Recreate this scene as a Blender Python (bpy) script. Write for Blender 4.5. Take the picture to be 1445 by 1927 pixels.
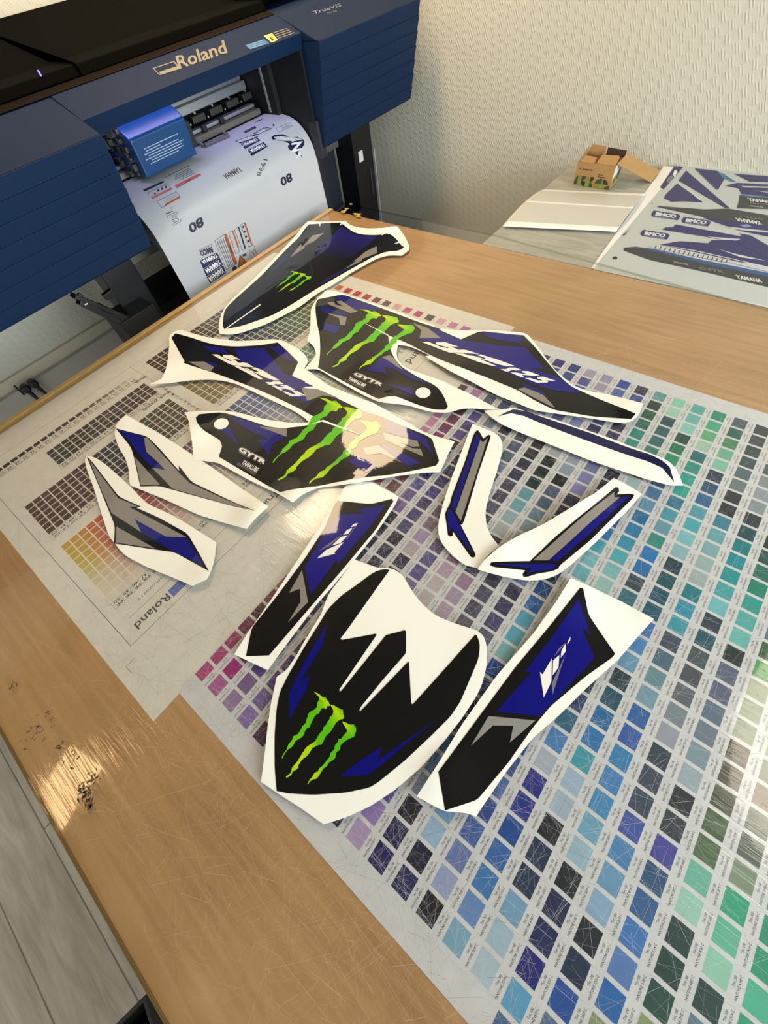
import bpy, bmesh, math, random
from mathutils import Vector, Matrix, geometry
random.seed(7)
D = bpy.data
SC = bpy.context.scene
for o in list(D.objects): D.objects.remove(o)
COL = SC.collection

# ---------------------------------------------------------------- camera
# rows: world axes (x along the table, y across it, z up) seen in camera space (x right, y down, z forward)
A = ((0.78261541, 0.47179822, -0.4061029),
     (0.61134684, -0.70548018, 0.35854255),
     (-0.11733781, -0.52887065, -0.84055201))
CAM = Vector((-0.16570698, -0.02997412, 1.62991683))
FPX = 751.112
cam = D.objects.new('camera', D.cameras.new('camera'))
COL.objects.link(cam)
SC.camera = cam
cam.data.sensor_fit = 'VERTICAL'
cam.data.sensor_height = 36.0
cam.data.lens = FPX / 1927 * 36.0
cam.data.clip_start = 0.02
cam.matrix_world = Matrix(((A[0][0], -A[0][1], -A[0][2], CAM.x),
                           (A[1][0], -A[1][1], -A[1][2], CAM.y),
                           (A[2][0], -A[2][1], -A[2][2], CAM.z),
                           (0, 0, 0, 1)))

# ---------------------------------------------------------------- light
SC.view_settings.view_transform = 'Standard'
SC.view_settings.look = 'None'
SC.view_settings.gamma = 1.0
SC.view_settings.exposure = 0.33
w = D.worlds.new('room_ambient'); SC.world = w
w.use_nodes = True
w.node_tree.nodes['Background'].inputs[0].default_value = (0.85, 0.95, 1.0, 1)
w.node_tree.nodes['Background'].inputs[1].default_value = 0.95

def area_light(name, loc, target, sx, sy, power, color):
    l = D.lights.new(name, 'AREA'); l.shape = 'RECTANGLE'; l.size = sx; l.size_y = sy
    l.energy = power; l.color = color
    o = D.objects.new(name, l); COL.objects.link(o)
    o.location = loc
    o.rotation_euler = (Vector(target) - Vector(loc)).to_track_quat('-Z', 'Y').to_euler()
    return o
area_light('window_daylight', (2.7, 0.7, 2.0), (-0.6, 0.7, 0.9), 1.8, 1.6, 132, (0.86, 0.97, 1.0))
area_light('window_daylight', (0.2, -2.6, 2.0), (-0.6, 0.9, 0.9), 1.6, 1.3, 14, (1.0, 0.92, 0.78))

# ---------------------------------------------------------------- geometry helpers
ZT = 0.900      # top of the glass
ZS = 0.8930     # printed sheets under the glass

def ray(u, v):
    c = Vector(((u - 722.5) / FPX, (v - 963.5) / FPX, 1.0))
    return Vector([sum(A[i][k] * c[k] for k in range(3)) for i in range(3)])
def at(u, v, z=ZT):
    d = ray(u, v); k = (z - CAM.z) / d.z
    return CAM + d * k
def on(u, v, ax, val):
    d = ray(u, v); k = (val - CAM[ax]) / d[ax]
    return CAM + d * k
def cp(ox, oy, s, pts):
    return [(ox + x / s, oy + y / s) for x, y in pts]

def lin(c):
    return c / 12.92 if c <= 0.04045 else ((c + 0.055) / 1.055) ** 2.4
def hx(h):
    if not isinstance(h, str): return h
    h = h.lstrip('#')
    return tuple(lin(int(h[i:i + 2], 16) / 255) for i in (0, 2, 4)) + (1.0,)

# ---------------------------------------------------------------- materials
MATS = {}
def mat(name, color=None, rough=0.5, metal=0.0, attr=False, coat=0.0, bump=None, noise=None, spec=0.5, tr=0.0):
    """color or vertex-colour attribute; noise=(scale, amount) varies it; bump=(scale, dist)"""
    if name in MATS: return MATS[name]
    m = D.materials.new(name); m.use_nodes = True
    nt = m.node_tree; b = nt.nodes['Principled BSDF']
    b.inputs['Roughness'].default_value = rough
    b.inputs['Metallic'].default_value = metal
    b.inputs['Specular IOR Level'].default_value = spec
    b.inputs['Coat Weight'].default_value = coat
    b.inputs['Coat Roughness'].default_value = 0.03
    src = None
    if attr:
        a = nt.nodes.new('ShaderNodeAttribute'); a.attribute_name = 'Col'
        src = a.outputs['Color']
    else:
        b.inputs['Base Color'].default_value = hx(color)
    tc = nt.nodes.new('ShaderNodeTexCoord')
    if noise:
        n = nt.nodes.new('ShaderNodeTexNoise'); n.inputs['Scale'].default_value = noise[0]
        n.inputs['Detail'].default_value = 6
        nt.links.new(tc.outputs['Object'], n.inputs['Vector'])
        mr = nt.nodes.new('ShaderNodeMapRange')
        mr.inputs['To Min'].default_value = 1 - noise[1]; mr.inputs['To Max'].default_value = 1 + noise[1]
        mr.inputs['From Min'].default_value = 0.25; mr.inputs['From Max'].default_value = 0.75
        nt.links.new(n.outputs['Fac'], mr.inputs['Value'])
        mx = nt.nodes.new('ShaderNodeVectorMath'); mx.operation = 'MULTIPLY'
        if src: nt.links.new(src, mx.inputs[0])
        else: mx.inputs[0].default_value = hx(color)[:3]
        nt.links.new(mr.outputs[0], mx.inputs[1])
        src = mx.outputs[0]
    if src: nt.links.new(src, b.inputs['Base Color'])
    if bump:
        n = nt.nodes.new('ShaderNodeTexNoise'); n.inputs['Scale'].default_value = bump[0]
        n.inputs['Detail'].default_value = 3
        nt.links.new(tc.outputs['Object'], n.inputs['Vector'])
        bp = nt.nodes.new('ShaderNodeBump'); bp.inputs['Distance'].default_value = bump[1]
        bp.inputs['Strength'].default_value = 1.0
        nt.links.new(n.outputs['Fac'], bp.inputs['Height'])
        nt.links.new(bp.outputs[0], b.inputs['Normal'])
        if coat: nt.links.new(bp.outputs[0], b.inputs['Coat Normal'])
    MATS[name] = m
    return m

class NT:
    """tiny helper to write node maths"""
    def __init__(s, m): s.nt = m.node_tree
    def n(s, t, **kw):
        x = s.nt.nodes.new(t)
        for k, v in kw.items(): setattr(x, k, v)
        return x
    def l(s, a, b): s.nt.links.new(a, b)
    def m(s, op, a, b=0.0, c=None):
        x = s.n('ShaderNodeMath', operation=op)
        for i, v in enumerate((a, b) if c is None else (a, b, c)):
            if isinstance(v, (int, float)): x.inputs[i].default_value = v
            else: s.l(v, x.inputs[i])
        return x.outputs[0]

def wood_material():
    m = D.materials.new('worktop_plywood'); m.use_nodes = True
    k = NT(m); b = m.node_tree.nodes['Principled BSDF']
    tc = k.n('ShaderNodeTexCoord')
    mp = k.n('ShaderNodeMapping'); mp.inputs['Scale'].default_value = (1.2, 16, 4)
    mp.inputs['Rotation'].default_value = (0, 0, 0.05)
    k.l(tc.outputs['Object'], mp.inputs['Vector'])
    n1 = k.n('ShaderNodeTexNoise'); n1.inputs['Scale'].default_value = 4; n1.inputs['Detail'].default_value = 8
    n1.inputs['Distortion'].default_value = 0.6
    k.l(mp.outputs[0], n1.inputs['Vector'])
    n2 = k.n('ShaderNodeTexNoise'); n2.inputs['Scale'].default_value = 5; n2.inputs['Detail'].default_value = 5
    k.l(tc.outputs['Object'], n2.inputs['Vector'])
    r = k.n('ShaderNodeValToRGB')
    e = r.color_ramp.elements
    e[0].position = 0.25; e[0].color = hx('#94724a'); e[1].position = 0.8; e[1].color = hx('#c09b70')
    x = e.new(0.5); x.color = hx('#ac865a')
    k.l(k.m('ADD', k.m('MULTIPLY', n1.outputs['Fac'], 0.55), k.m('MULTIPLY', n2.outputs['Fac'], 0.45)), r.inputs[0])
    # grey-brown smudges of glue and dirt
    n3 = k.n('ShaderNodeTexNoise'); n3.inputs['Scale'].default_value = 9; n3.inputs['Detail'].default_value = 9
    n3.inputs['Roughness'].default_value = 0.7
    k.l(tc.outputs['Object'], n3.inputs['Vector'])
    mr = k.n('ShaderNodeMapRange'); mr.inputs['From Min'].default_value = 0.63; mr.inputs['From Max'].default_value = 0.75
    mr.inputs['To Max'].default_value = 0.55
    k.l(n3.outputs['Fac'], mr.inputs['Value'])
    mx = k.n('ShaderNodeMix', data_type='RGBA')
    k.l(mr.outputs[0], mx.inputs[0]); k.l(r.outputs[0], mx.inputs[6]); mx.inputs[7].default_value = hx('#7c5c3a')
    k.l(mx.outputs[2], b.inputs['Base Color'])
    b.inputs['Roughness'].default_value = 0.55
    return m

def wallpaper_material(axis):
    """embossed wallpaper: short slanted strokes set out in a diagonal chequer"""
    m = D.materials.new('embossed_wallpaper'); m.use_nodes = True
    k = NT(m); b = m.node_tree.nodes['Principled BSDF']
    tc = k.n('ShaderNodeTexCoord'); sp = k.n('ShaderNodeSeparateXYZ')
    k.l(tc.outputs['Object'], sp.inputs[0])
    x = sp.outputs[axis]; z = sp.outputs[2]
    n = k.n('ShaderNodeTexNoise'); n.inputs['Scale'].default_value = 14; n.inputs['Detail'].default_value = 3
    k.l(tc.outputs['Object'], n.inputs['Vector'])
    wob = k.m('MULTIPLY', k.m('SUBTRACT', n.outputs['Fac'], 0.5), 0.010)
    xs = k.m('ADD', k.m('ADD', x, k.m('MULTIPLY', z, 0.55)), wob)
    stroke = k.m('SINE', k.m('MULTIPLY', xs, 2 * math.pi / 0.0098))
    stroke = k.m('MULTIPLY', k.m('ADD', stroke, 1.0), 0.5)
    u = k.m('ADD', x, k.m('MULTIPLY', z, 0.55))
    ma = k.m('MULTIPLY', k.m('SINE', k.m('MULTIPLY', k.m('ADD', u, k.m('MULTIPLY', z, 0.25)), 2 * math.pi / 0.044)),
             k.m('SINE', k.m('MULTIPLY', k.m('SUBTRACT', z, k.m('MULTIPLY', u, 0.35)), 2 * math.pi / 0.054)))
    ma = k.m('MULTIPLY', k.m('MAXIMUM', k.m('ADD', ma, 0.18), 0.0), 1.3)
    ma = k.m('MINIMUM', ma, 0.8)
    n2 = k.n('ShaderNodeTexNoise'); n2.inputs['Scale'].default_value = 260; n2.inputs['Detail'].default_value = 2
    k.l(tc.outputs['Object'], n2.inputs['Vector'])
    h = k.m('ADD', k.m('MULTIPLY', stroke, ma), k.m('MULTIPLY', n2.outputs['Fac'], 0.28))
    bp = k.n('ShaderNodeBump'); bp.inputs['Distance'].default_value = 0.0013; bp.inputs['Strength'].default_value = 1.0
    k.l(h, bp.inputs['Height']); k.l(bp.outputs[0], b.inputs['Normal'])
    b.inputs['Base Color'].default_value = hx('#c9c5b6')
    b.inputs['Roughness'].default_value = 0.7
    return m

def glass_material(name, tint, rough, bumpy):
    m = D.materials.new(name); m.use_nodes = True
    k = NT(m); nt = m.node_tree
    nt.nodes.remove(nt.nodes['Principled BSDF'])
    out = nt.nodes['Material Output']
    t = k.n('ShaderNodeBsdfTransparent'); t.inputs[0].default_value = tint
    g = k.n('ShaderNodeBsdfGlossy'); g.inputs['Roughness'].default_value = rough
    g.inputs[0].default_value = (1, 1, 1, 1)
    fr = k.n('ShaderNodeFresnel'); fr.inputs[0].default_value = 1.44
    geo = k.n('ShaderNodeNewGeometry')
    f = k.m('MULTIPLY', fr.outputs[0], k.m('SUBTRACT', 1.0, geo.outputs['Backfacing']))
    if bumpy:
        tc = k.n('ShaderNodeTexCoord')
        hs = []
        for i, ang in enumerate((0.1, 0.75, 1.35, 2.0, 2.6)):
            mp = k.n('ShaderNodeMapping'); mp.inputs['Rotation'].default_value = (0, 0, ang)
            mp.inputs['Scale'].default_value = (9, 420, 1)
            k.l(tc.outputs['Object'], mp.inputs['Vector'])
            n = k.n('ShaderNodeTexNoise'); n.inputs['Scale'].default_value = 1.0; n.inputs['Detail'].default_value = 1.5
            k.l(mp.outputs[0], n.inputs['Vector'])
            hs.append(k.m('MAXIMUM', k.m('SUBTRACT', n.outputs['Fac'], 0.60), 0.0))
        h = hs[0]
        for q in hs[1:]: h = k.m('ADD', h, q)
        bp = k.n('ShaderNodeBump'); bp.inputs['Distance'].default_value = 0.0005; bp.inputs['Strength'].default_value = 0.6
        k.l(h, bp.inputs['Height'])
        k.l(bp.outputs[0], g.inputs['Normal'])
    mx = k.n('ShaderNodeMixShader')
    k.l(f, mx.inputs[0]); k.l(t.outputs[0], mx.inputs[1]); k.l(g.outputs[0], mx.inputs[2])
    k.l(mx.outputs[0], out.inputs['Surface'])
    return m

def plank_material(name, c1, c2, c3, sc, gap=True, w=0.18, length=1.3):
    m = D.materials.new(name); m.use_nodes = True
    k = NT(m); b = m.node_tree.nodes['Principled BSDF']
    tc = k.n('ShaderNodeTexCoord')
    mp = k.n('ShaderNodeMapping'); mp.inputs['Scale'].default_value = sc
    k.l(tc.outputs['Object'], mp.inputs['Vector'])
    n1 = k.n('ShaderNodeTexNoise'); n1.inputs['Scale'].default_value = 3; n1.inputs['Detail'].default_value = 9
    n1.inputs['Distortion'].default_value = 0.8; n1.inputs['Roughness'].default_value = 0.6
    k.l(mp.outputs[0], n1.inputs['Vector'])
    r = k.n('ShaderNodeValToRGB'); e = r.color_ramp.elements
    e[0].position = 0.3; e[0].color = hx(c1); e[1].position = 0.75; e[1].color = hx(c3)
    x = e.new(0.52); x.color = hx(c2)
    k.l(n1.outputs['Fac'], r.inputs[0])
    src = r.outputs[0]
    if gap:
        br = k.n('ShaderNodeTexBrick')
        br.inputs['Scale'].default_value = 1.0
        br.inputs['Brick Width'].default_value = length; br.inputs['Row Height'].default_value = w
        br.inputs['Mortar Size'].default_value = 0.0025; br.inputs['Mortar Smooth'].default_value = 0.2
        br.inputs['Color1'].default_value = (1, 1, 1, 1); br.inputs['Color2'].default_value = (0.82, 0.81, 0.8, 1)
        br.inputs['Mortar'].default_value = (0.33, 0.32, 0.3, 1)
        k.l(tc.outputs['Object'], br.inputs['Vector'])
        mx = k.n('ShaderNodeMix', data_type='RGBA', blend_type='MULTIPLY'); mx.inputs[0].default_value = 1
        k.l(src, mx.inputs[6]); k.l(br.outputs['Color'], mx.inputs[7]); src = mx.outputs[2]
    k.l(src, b.inputs['Base Color'])
    b.inputs['Roughness'].default_value = 0.5
    return m

# ---------------------------------------------------------------- object helpers
def tag(o, label=None, cat=None, group=None, kind=None):
    if label: o['label'] = label
    if cat: o['category'] = cat
    if group: o['group'] = group
    if kind: o['kind'] = kind
    return o
def empty(name, loc, label=None, cat=None, group=None):
    o = D.objects.new(name, None); COL.objects.link(o); o.location = loc
    o.empty_display_size = 0.02
    return tag(o, label, cat, group)
def link_mesh(name, verts, faces, m, parent=None, cols=None, smooth=False, mats=None, fm=None):
    """verts in world coordinates; the parent's location is taken off"""
    off = Vector((0, 0, 0))
    p = parent
    while p is not None:
        off += p.location; p = p.parent
    me = D.meshes.new(name)
    me.from_pydata([tuple(Vector(v) - off) for v in verts], [], faces)
    if cols is not None:
        ca = me.color_attributes.new('Col', 'FLOAT_COLOR', 'POINT')
        flat = []
        for c in cols: flat += list(c)
        ca.data.foreach_set('color', flat)
    for x in (mats or [m]): me.materials.append(x)
    if fm:
        for i, k in enumerate(fm): me.polygons[i].material_index = k
    if smooth:
        for f in me.polygons: f.use_smooth = True
    me.update()
    o = D.objects.new(name, me); COL.objects.link(o)
    if parent: o.parent = parent
    return o

class MB:
    """collects coloured triangles / boxes / tubes, then links them as one mesh"""
    def __init__(s): s.v = []; s.f = []; s.c = []
    def add(s, vs, fs, col=(1, 1, 1, 1)):
        b = len(s.v); s.v += [Vector(v) for v in vs]; s.f += [tuple(b + i for i in f) for f in fs]
        if isinstance(col, list): s.c += col
        else: s.c += [hx(col)] * len(vs)
        return s
    def box(s, x0, x1, y0, y1, z0, z1, col=(1, 1, 1, 1), M=None):
        vs = [Vector((x, y, z)) for x in (x0, x1) for y in (y0, y1) for z in (z0, z1)]
        if M: vs = [M @ v for v in vs]
        s.add(vs, [(0, 1, 3, 2), (4, 6, 7, 5), (0, 4, 5, 1), (2, 3, 7, 6), (0, 2, 6, 4), (1, 5, 7, 3)], col)
        return s
    def prism(s, prof, y0, y1, col=(1, 1, 1, 1)):
        """profile of (x, z) swept along y"""
        n = len(prof)
        vs = [(x, y0, z) for x, z in prof] + [(x, y1, z) for x, z in prof]
        fs = [tuple(range(n)), tuple(range(2 * n - 1, n - 1, -1))]
        fs += [(i, n + i, n + (i + 1) % n, (i + 1) % n) for i in range(n)]
        s.add(vs, fs, col); return s
    def tube(s, p, q, r, col=(1, 1, 1, 1), n=14, r2=None):
        p = Vector(p); q = Vector(q); d = (q - p).normalized()
        a = d.orthogonal().normalized(); b = d.cross(a); r2 = r if r2 is None else r2
        vs = []
        for c, rr in ((p, r), (q, r2)):
            vs += [c + (a * math.cos(2 * math.pi * i / n) + b * math.sin(2 * math.pi * i / n)) * rr for i in range(n)]
        fs = [(i, (i + 1) % n, n + (i + 1) % n, n + i) for i in range(n)]
        fs += [tuple(range(n - 1, -1, -1)), tuple(range(n, 2 * n))]
        s.add(vs, fs, col); return s
    def build(s, name, m, parent=None, attr=False, smooth=False, bevel=0):
        o = link_mesh(name, s.v, s.f, m, parent, s.c if attr else None, smooth)
        bm = bmesh.new(); bm.from_mesh(o.data); bmesh.ops.recalc_face_normals(bm, faces=bm.faces); bm.to_mesh(o.data); bm.free()
        if bevel:
            b = o.modifiers.new('bevel', 'BEVEL'); b.width = bevel; b.segments = 3; b.limit_method = 'ANGLE'
            b.harden_normals = False
        return o

# ---- text: glyph outlines from Blender's own font, cached per string
_T = {}
def text_mesh(s, bold=0.0):
    key = (s, bold)
    if key in _T: return _T[key]
    c = D.curves.new('t', 'FONT'); c.body = s; c.size = 1.0; c.resolution_u = 2; c.offset = bold
    o = D.objects.new('t', c); COL.objects.link(o)
    me = o.to_mesh()
    vs = [(v.co.x, v.co.y) for v in me.vertices]; fs = [tuple(p.vertices) for p in me.polygons]
    o.to_mesh_clear(); D.objects.remove(o); D.curves.remove(c)
    if not vs: vs = [(0, 0)]; fs = []
    x0 = min(v[0] for v in vs); x1 = max(v[0] for v in vs)
    vs = [((x - x0) / max(1e-6, x1 - x0), y / 0.70) for x, y in vs]   # width 0..1, capital height 1
    _T[key] = (vs, fs)
    return _T[key]

def quadmap(P00, P10, P01, fn):
    """affine map of the unit square given by three image points, then onto a surface"""
    def f(x, y):
        u = P00[0] + (P10[0] - P00[0]) * x + (P01[0] - P00[0]) * y
        v = P00[1] + (P10[1] - P00[1]) * x + (P01[1] - P00[1]) * y
        return fn(u, v)
    return f
def put_text(mb, s, fn, col, bold=0.0):
    vs, fs = text_mesh(s, bold)
    mb.add([fn(x, y) for x, y in vs], fs, col)
def table_text(mb, s, x, y, rd, up, h, wd, z, col, bold=0.0):
    """text lying on a level surface; rd = reading direction, up = letter-up direction, both unit 2-vectors"""
    put_text(mb, s, lambda a, b: Vector((x + rd[0] * a * wd + up[0] * b * h, y + rd[1] * a * wd + up[1] * b * h, z)), col, bold)

def dens(pts, step, closed=True):
    out = []
    n = len(pts)
    for i in range(n if closed else n - 1):
        p = Vector(pts[i]).to_3d() if len(pts[i]) == 2 else Vector(pts[i]); q = Vector(pts[(i + 1) % n]).to_3d() if len(pts[i]) == 2 else Vector(pts[(i + 1) % n])
        k = max(1, int((q - p).length / step))
        out += [p.lerp(q, j / k) for j in range(k)]
    return out
def smooth_px(pts, it=2, sharp=38, cut=5.0):
    """Chaikin-like rounding of gentle corners only; sharp corners stay"""
    for _ in range(it):
        out = []
        n = len(pts)
        for i in range(n):
            a, b, c = Vector(pts[i - 1]), Vector(pts[i]), Vector(pts[(i + 1) % n])
            d1, d2 = b - a, c - b
            if d1.length < 1e-6 or d2.length < 1e-6: continue
            ang = math.degrees(d1.angle(d2))
            if ang > sharp or ang < 2: out.append(tuple(b))
            else: out += [tuple(b - d1 * min(0.25, cut / d1.length)), tuple(b + d2 * min(0.25, cut / d2.length))]
        pts = out
    return pts

def relief(bumps):
    bs = [(at(u, v).xy, r, h) for u, v, r, h in bumps]
    def z(x, y):
        return sum(h * math.exp(-((x - c.x) ** 2 + (y - c.y) ** 2) / (r * r)) for c, r, h in bs)
    return z
def flat0(x, y): return 0.0

def lift(u, v, base, zf):
    """image point onto a gently curled sheet"""
    z = base
    for _ in range(5):
        p = at(u, v, z); z = base + zf(p.x, p.y)
    return at(u, v, z)

def slab(mb, px, base, col, zf=flat0, thick=0.0, cell=0.01, cf=None):
    """fill a polygon given by image points on a curled level sheet"""
    pts = [lift(u, v, base, zf) for u, v in px]
    pts = dens([Vector((p.x, p.y)) for p in pts], 0.008)
    tris = geometry.tessellate_polygon([[Vector((p.x, p.y, 0)) for p in pts]])
    bm = bmesh.new()
    vs = [bm.verts.new((p.x, p.y, 0)) for p in pts]
    for t in tris:
        try: bm.faces.new([vs[i] for i in t])
        except ValueError: pass
    if zf is not flat0 or cf:
        xs = [p.x for p in pts]; ys = [p.y for p in pts]
        for ax, lo, hi in ((0, min(xs), max(xs)), (1, min(ys), max(ys))):
            k = math.floor(lo / cell) + 1
            while k * cell < hi:
                co = (k * cell, 0, 0) if ax == 0 else (0, k * cell, 0)
                no = (1, 0, 0) if ax == 0 else (0, 1, 0)
                bmesh.ops.bisect_plane(bm, geom=bm.verts[:] + bm.edges[:] + bm.faces[:], plane_co=co, plane_no=no)
                k += 1
    bm.normal_update()
    bm.verts.index_update()
    V = []; F = []; Cc = []
    for v in bm.verts:
        x, y = v.co.x, v.co.y
        V.append(Vector((x, y, base + zf(x, y))))
        Cc.append(cf(x, y) if cf else hx(col))
    for f in bm.faces:
        idx = [v.index for v in f.verts]
        if f.normal.z < 0: idx.reverse()
        F.append(tuple(idx))
    if thick > 0:
        n = len(V)
        for e in bm.edges:
            if len(e.link_faces) == 1:
                a, b = e.verts[0].index, e.verts[1].index
                f = e.link_faces[0]
                F.append((a, b, b + n, a + n))
        V += [v - Vector((0, 0, thick)) for v in V]; Cc += Cc[:]
    bm.free()
    mb.add(V, F, Cc)
    return mb

# ================================================================ THE ROOM
def structure(name, verts, faces, m):
    o = link_mesh(name, verts, faces, m); o['kind'] = 'structure'; return o
XW, YW, ZC = -2.60, 2.21, 2.60
fl = plank_material('floor_planks', '#9c9384', '#b5ab9b', '#c9c1b0', (1.2, 9, 1), True, 0.19, 1.25)
floor = structure('floor', [(XW, -3.2, 0), (3.2, -3.2, 0), (3.2, YW, 0), (XW, YW, 0)], [(0, 1, 2, 3)], fl)
# shift the mesh so that a plank joint runs where the photo has it
for v in floor.data.vertices: v.co.x -= -0.52; v.co.y -= -1.045
floor.location = (-0.52, -1.045, 0)
wl = wallpaper_material(1); wr = wallpaper_material(0)
structure('wall_left', [(XW, -3.2, 0), (XW, YW, 0), (XW, YW, ZC), (XW, -3.2, ZC)], [(0, 1, 2, 3)], wl)
structure('wall_back', [(XW, YW, 0), (3.2, YW, 0), (3.2, YW, ZC), (XW, YW, ZC)], [(0, 1, 2, 3)], wr)
structure('ceiling', [(XW, -3.2, ZC), (XW, YW, ZC), (3.2, YW, ZC), (3.2, -3.2, ZC)], [(0, 1, 2, 3)], mat('ceiling_paint', '#45423c', 0.8))

def emit(name, color, strength):
    m = D.materials.new(name); m.use_nodes = True
    b = m.node_tree.nodes['Principled BSDF']
    b.inputs['Base Color'].default_value = hx(color)
    b.inputs['Emission Color'].default_value = hx(color)
    b.inputs['Emission Strength'].default_value = strength
    return m
def glow_panel(name, px, m):
    """added glowing ceiling panel, shaped so its mirror image lies at the given image points"""
    vs = []
    for u, v in px:
        p = at(u, v); d = ray(u, v); d.z *= -1
        q = p + d * ((ZC - 0.012 - ZT) / d.z); vs.append(q)
    n = len(vs)
    f = [tuple(range(n))]
    o = link_mesh(name, vs + [v + Vector((0, 0, 0.011)) for v in vs], f + [tuple(range(n, 2 * n))] + [(i, (i + 1) % n, n + (i + 1) % n, n + i) for i in range(n)], m)
    o['kind'] = 'structure'
    return o
glow_warm = emit('glow_panel_warm', '#ffe2b8', 18)  # emissive panels added overhead to give the bright reflections on glass and decals
glow_panel('glow_panel_1', [(676, 765), (762, 792), (768, 830), (735, 880), (690, 908), (645, 925), (634, 1000), (565, 1012), (532, 974), (600, 925), (640, 880), (646, 805)], glow_warm)
glow_panel('glow_panel_2', [(76, 1488), (132, 1402), (190, 1445), (150, 1500), (116, 1562)], emit('glow_panel_amber', '#ffd59a', 17))
glow_panel('glow_panel_3', [(1385, 1330), (1440, 1240), (1640, 1330), (1640, 1700), (1425, 1600), (1375, 1480)], emit('glow_panel_pale', '#ffeeda', 8))

# trunking, skirting on the left wall
tr_m = mat('grey_trunking', '#b7b2a8', 0.5); tr_d = mat('grey_trunking_lower', '#a5a19a', 0.5)
MB().box(XW, XW + 0.050, -3.2, YW, 0.36, 0.552).build('trim_1', tr_m).__setitem__('kind', 'structure')
MB().box(XW + 0.048, XW + 0.056, -3.2, YW, 0.445, 0.452).build('trim_2', tr_d).__setitem__('kind', 'structure')
MB().box(XW, XW + 0.02, -3.2, YW, 0.552, 0.60).build('trim_3', mat('cream_cable_duct', '#c9c0ab', 0.55)).__setitem__('kind', 'structure')
MB().box(XW, XW + 0.022, -3.2, YW, 0.0, 0.16).build('baseboard_left', mat('skirting', '#c6bfae', 0.5)).__setitem__('kind', 'structure')

blk = mat('black_plastic', '#121212', 0.45)
blk_m = mat('black_metal', '#17171a', 0.38, 0.3)
# two plugs in the trunking sockets, leads hanging down
def plug(y, z, label, ang):
    x = XW + 0.050
    t = empty('power_plug', (x, y, z), label, 'plug', 'power plugs in the grey trunking')
    MB().tube((x + 0.0005, y, z), (x + 0.030, y, z), 0.019, n=24).tube((x + 0.030, y, z), (x + 0.036, y, z), 0.019, n=24, r2=0.012).build('plug_body', blk, t, smooth=False, bevel=0.002)
    b = MB(); pts = [(x + 0.025, y, z - 0.01)]
    for i in range(1, 14):
        q = i / 13
        pts.append((x + 0.025 + 0.012 * math.sin(q * 3), y + ang * q * 0.09, z - 0.01 - 0.42 * q))
    for p, q in zip(pts, pts[1:]): b.tube(p, q, 0.0065 if q != pts[1] else 0.009, n=10)
    b.build('lead', blk, t)
p1 = on(48, 731, 0, XW + 0.065); p2 = on(62, 721, 0, XW + 0.065)
plug(p1.y, p1.z, 'round black power plug plugged in nearer the socket slot, left of the pair', 0.15)
plug(p2.y, p2.z, 'round black power plug right of its twin, lead leaning to the right', 0.5)
p3 = on(36, 734, 0, XW + 0.05)
tag(MB().box(XW + 0.0505, XW + 0.054, p3.y - 0.004, p3.y + 0.004, p3.z - 0.028, p3.z + 0.028).build('socket_slot', blk),
    'narrow black upright slot in the grey trunking left of the plugs', 'socket slot')

# ================================================================ THE WORK TABLE
TX0, TX1, TY0, TY1 = -1.655, 0.95, -0.474, 1.378
tb = empty('work_table', (-0.4, 0.45, 0), 'large wooden work table under a scratched glass plate', 'table')
wood = wood_material()
b = MB()
b.box(TX0, TX1, TY0, TY1, 0.862, 0.8925)
o = b.build('tabletop', wood, tb, bevel=0.0015)
edge = mat('pine_edge_band', '#c49c62', 0.55, noise=(30, 0.12))
MB().box(TX0 - 0.022, TX0 - 0.0005, TY0, TY1, 0.856, 0.8990).build('edge_strip', edge, tb, bevel=0.001)
MB().box(TX0, TX1, TY0 - 0.0030, TY0 - 0.0002, 0.860, 0.8945).build('edge_strip', mat('brown_edge_band', '#8f6d42', 0.5), tb)
# pale offcut of board at the wall side of the top
for x, y in ((TX0 + 0.12, TY0 + 0.10), (TX0 + 0.12, TY1 - 0.10), (TX1 - 0.12, TY0 + 0.10), (TX1 - 0.12, TY1 - 0.10)):
    MB().box(x - 0.03, x + 0.03, y - 0.03, y + 0.03, 0.0, 0.862).build('leg', blk_m, tb, bevel=0.003)
MB().box(TX0 + 0.1, TX1 - 0.1, TY0 + 0.09, TY0 + 0.12, 0.80, 0.862).build('apron', blk_m, tb)
MB().box(TX0 + 0.1, TX1 - 0.1, TY1 - 0.12, TY1 - 0.09, 0.80, 0.862).build('apron', blk_m, tb)

# black bin on the floor, its rim just showing past the table edge
q0 = at(214, 1931, 0.34); q1 = at(275, 1870, 0.34)
dv = (q1 - q0).normalized(); nv = Vector((dv.y, -dv.x, 0))
if nv.x < 0: nv = -nv
bn = empty('waste_bin', (q0 + nv * 0.15 - Vector((0, 0, 0.34))), 'black bin on the floor at the table edge, bottom left', 'bin')
bb = MB(); rim = []
for (a, c) in ((-0.15, 0), (0.075, 0), (0.075, 0.28), (-0.15, 0.28)):
    rim.append(q0 + dv * a + nv * c)
inn = [r.lerp(sum(rim, Vector()) / 4, 0.06) for r in rim]
low = [r.lerp(sum(rim, Vector()) / 4, 0.12) - Vector((0, 0, 0.338)) for r in rim]
inl = [r.lerp(sum(rim, Vector()) / 4, 0.16) - Vector((0, 0, 0.33)) for r in rim]
fs = []
for i in range(4):
    j = (i + 1) % 4
    fs += [(i, j, 4 + j, 4 + i), (8 + i, 8 + j, j, i), (4 + i, 4 + j, 12 + j, 12 + i)]
fs += [(8, 9, 10, 11), (12, 13, 14, 15)]
bb.add(rim + inn + low + inl, fs).build('bin_body', blk, bn)

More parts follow.
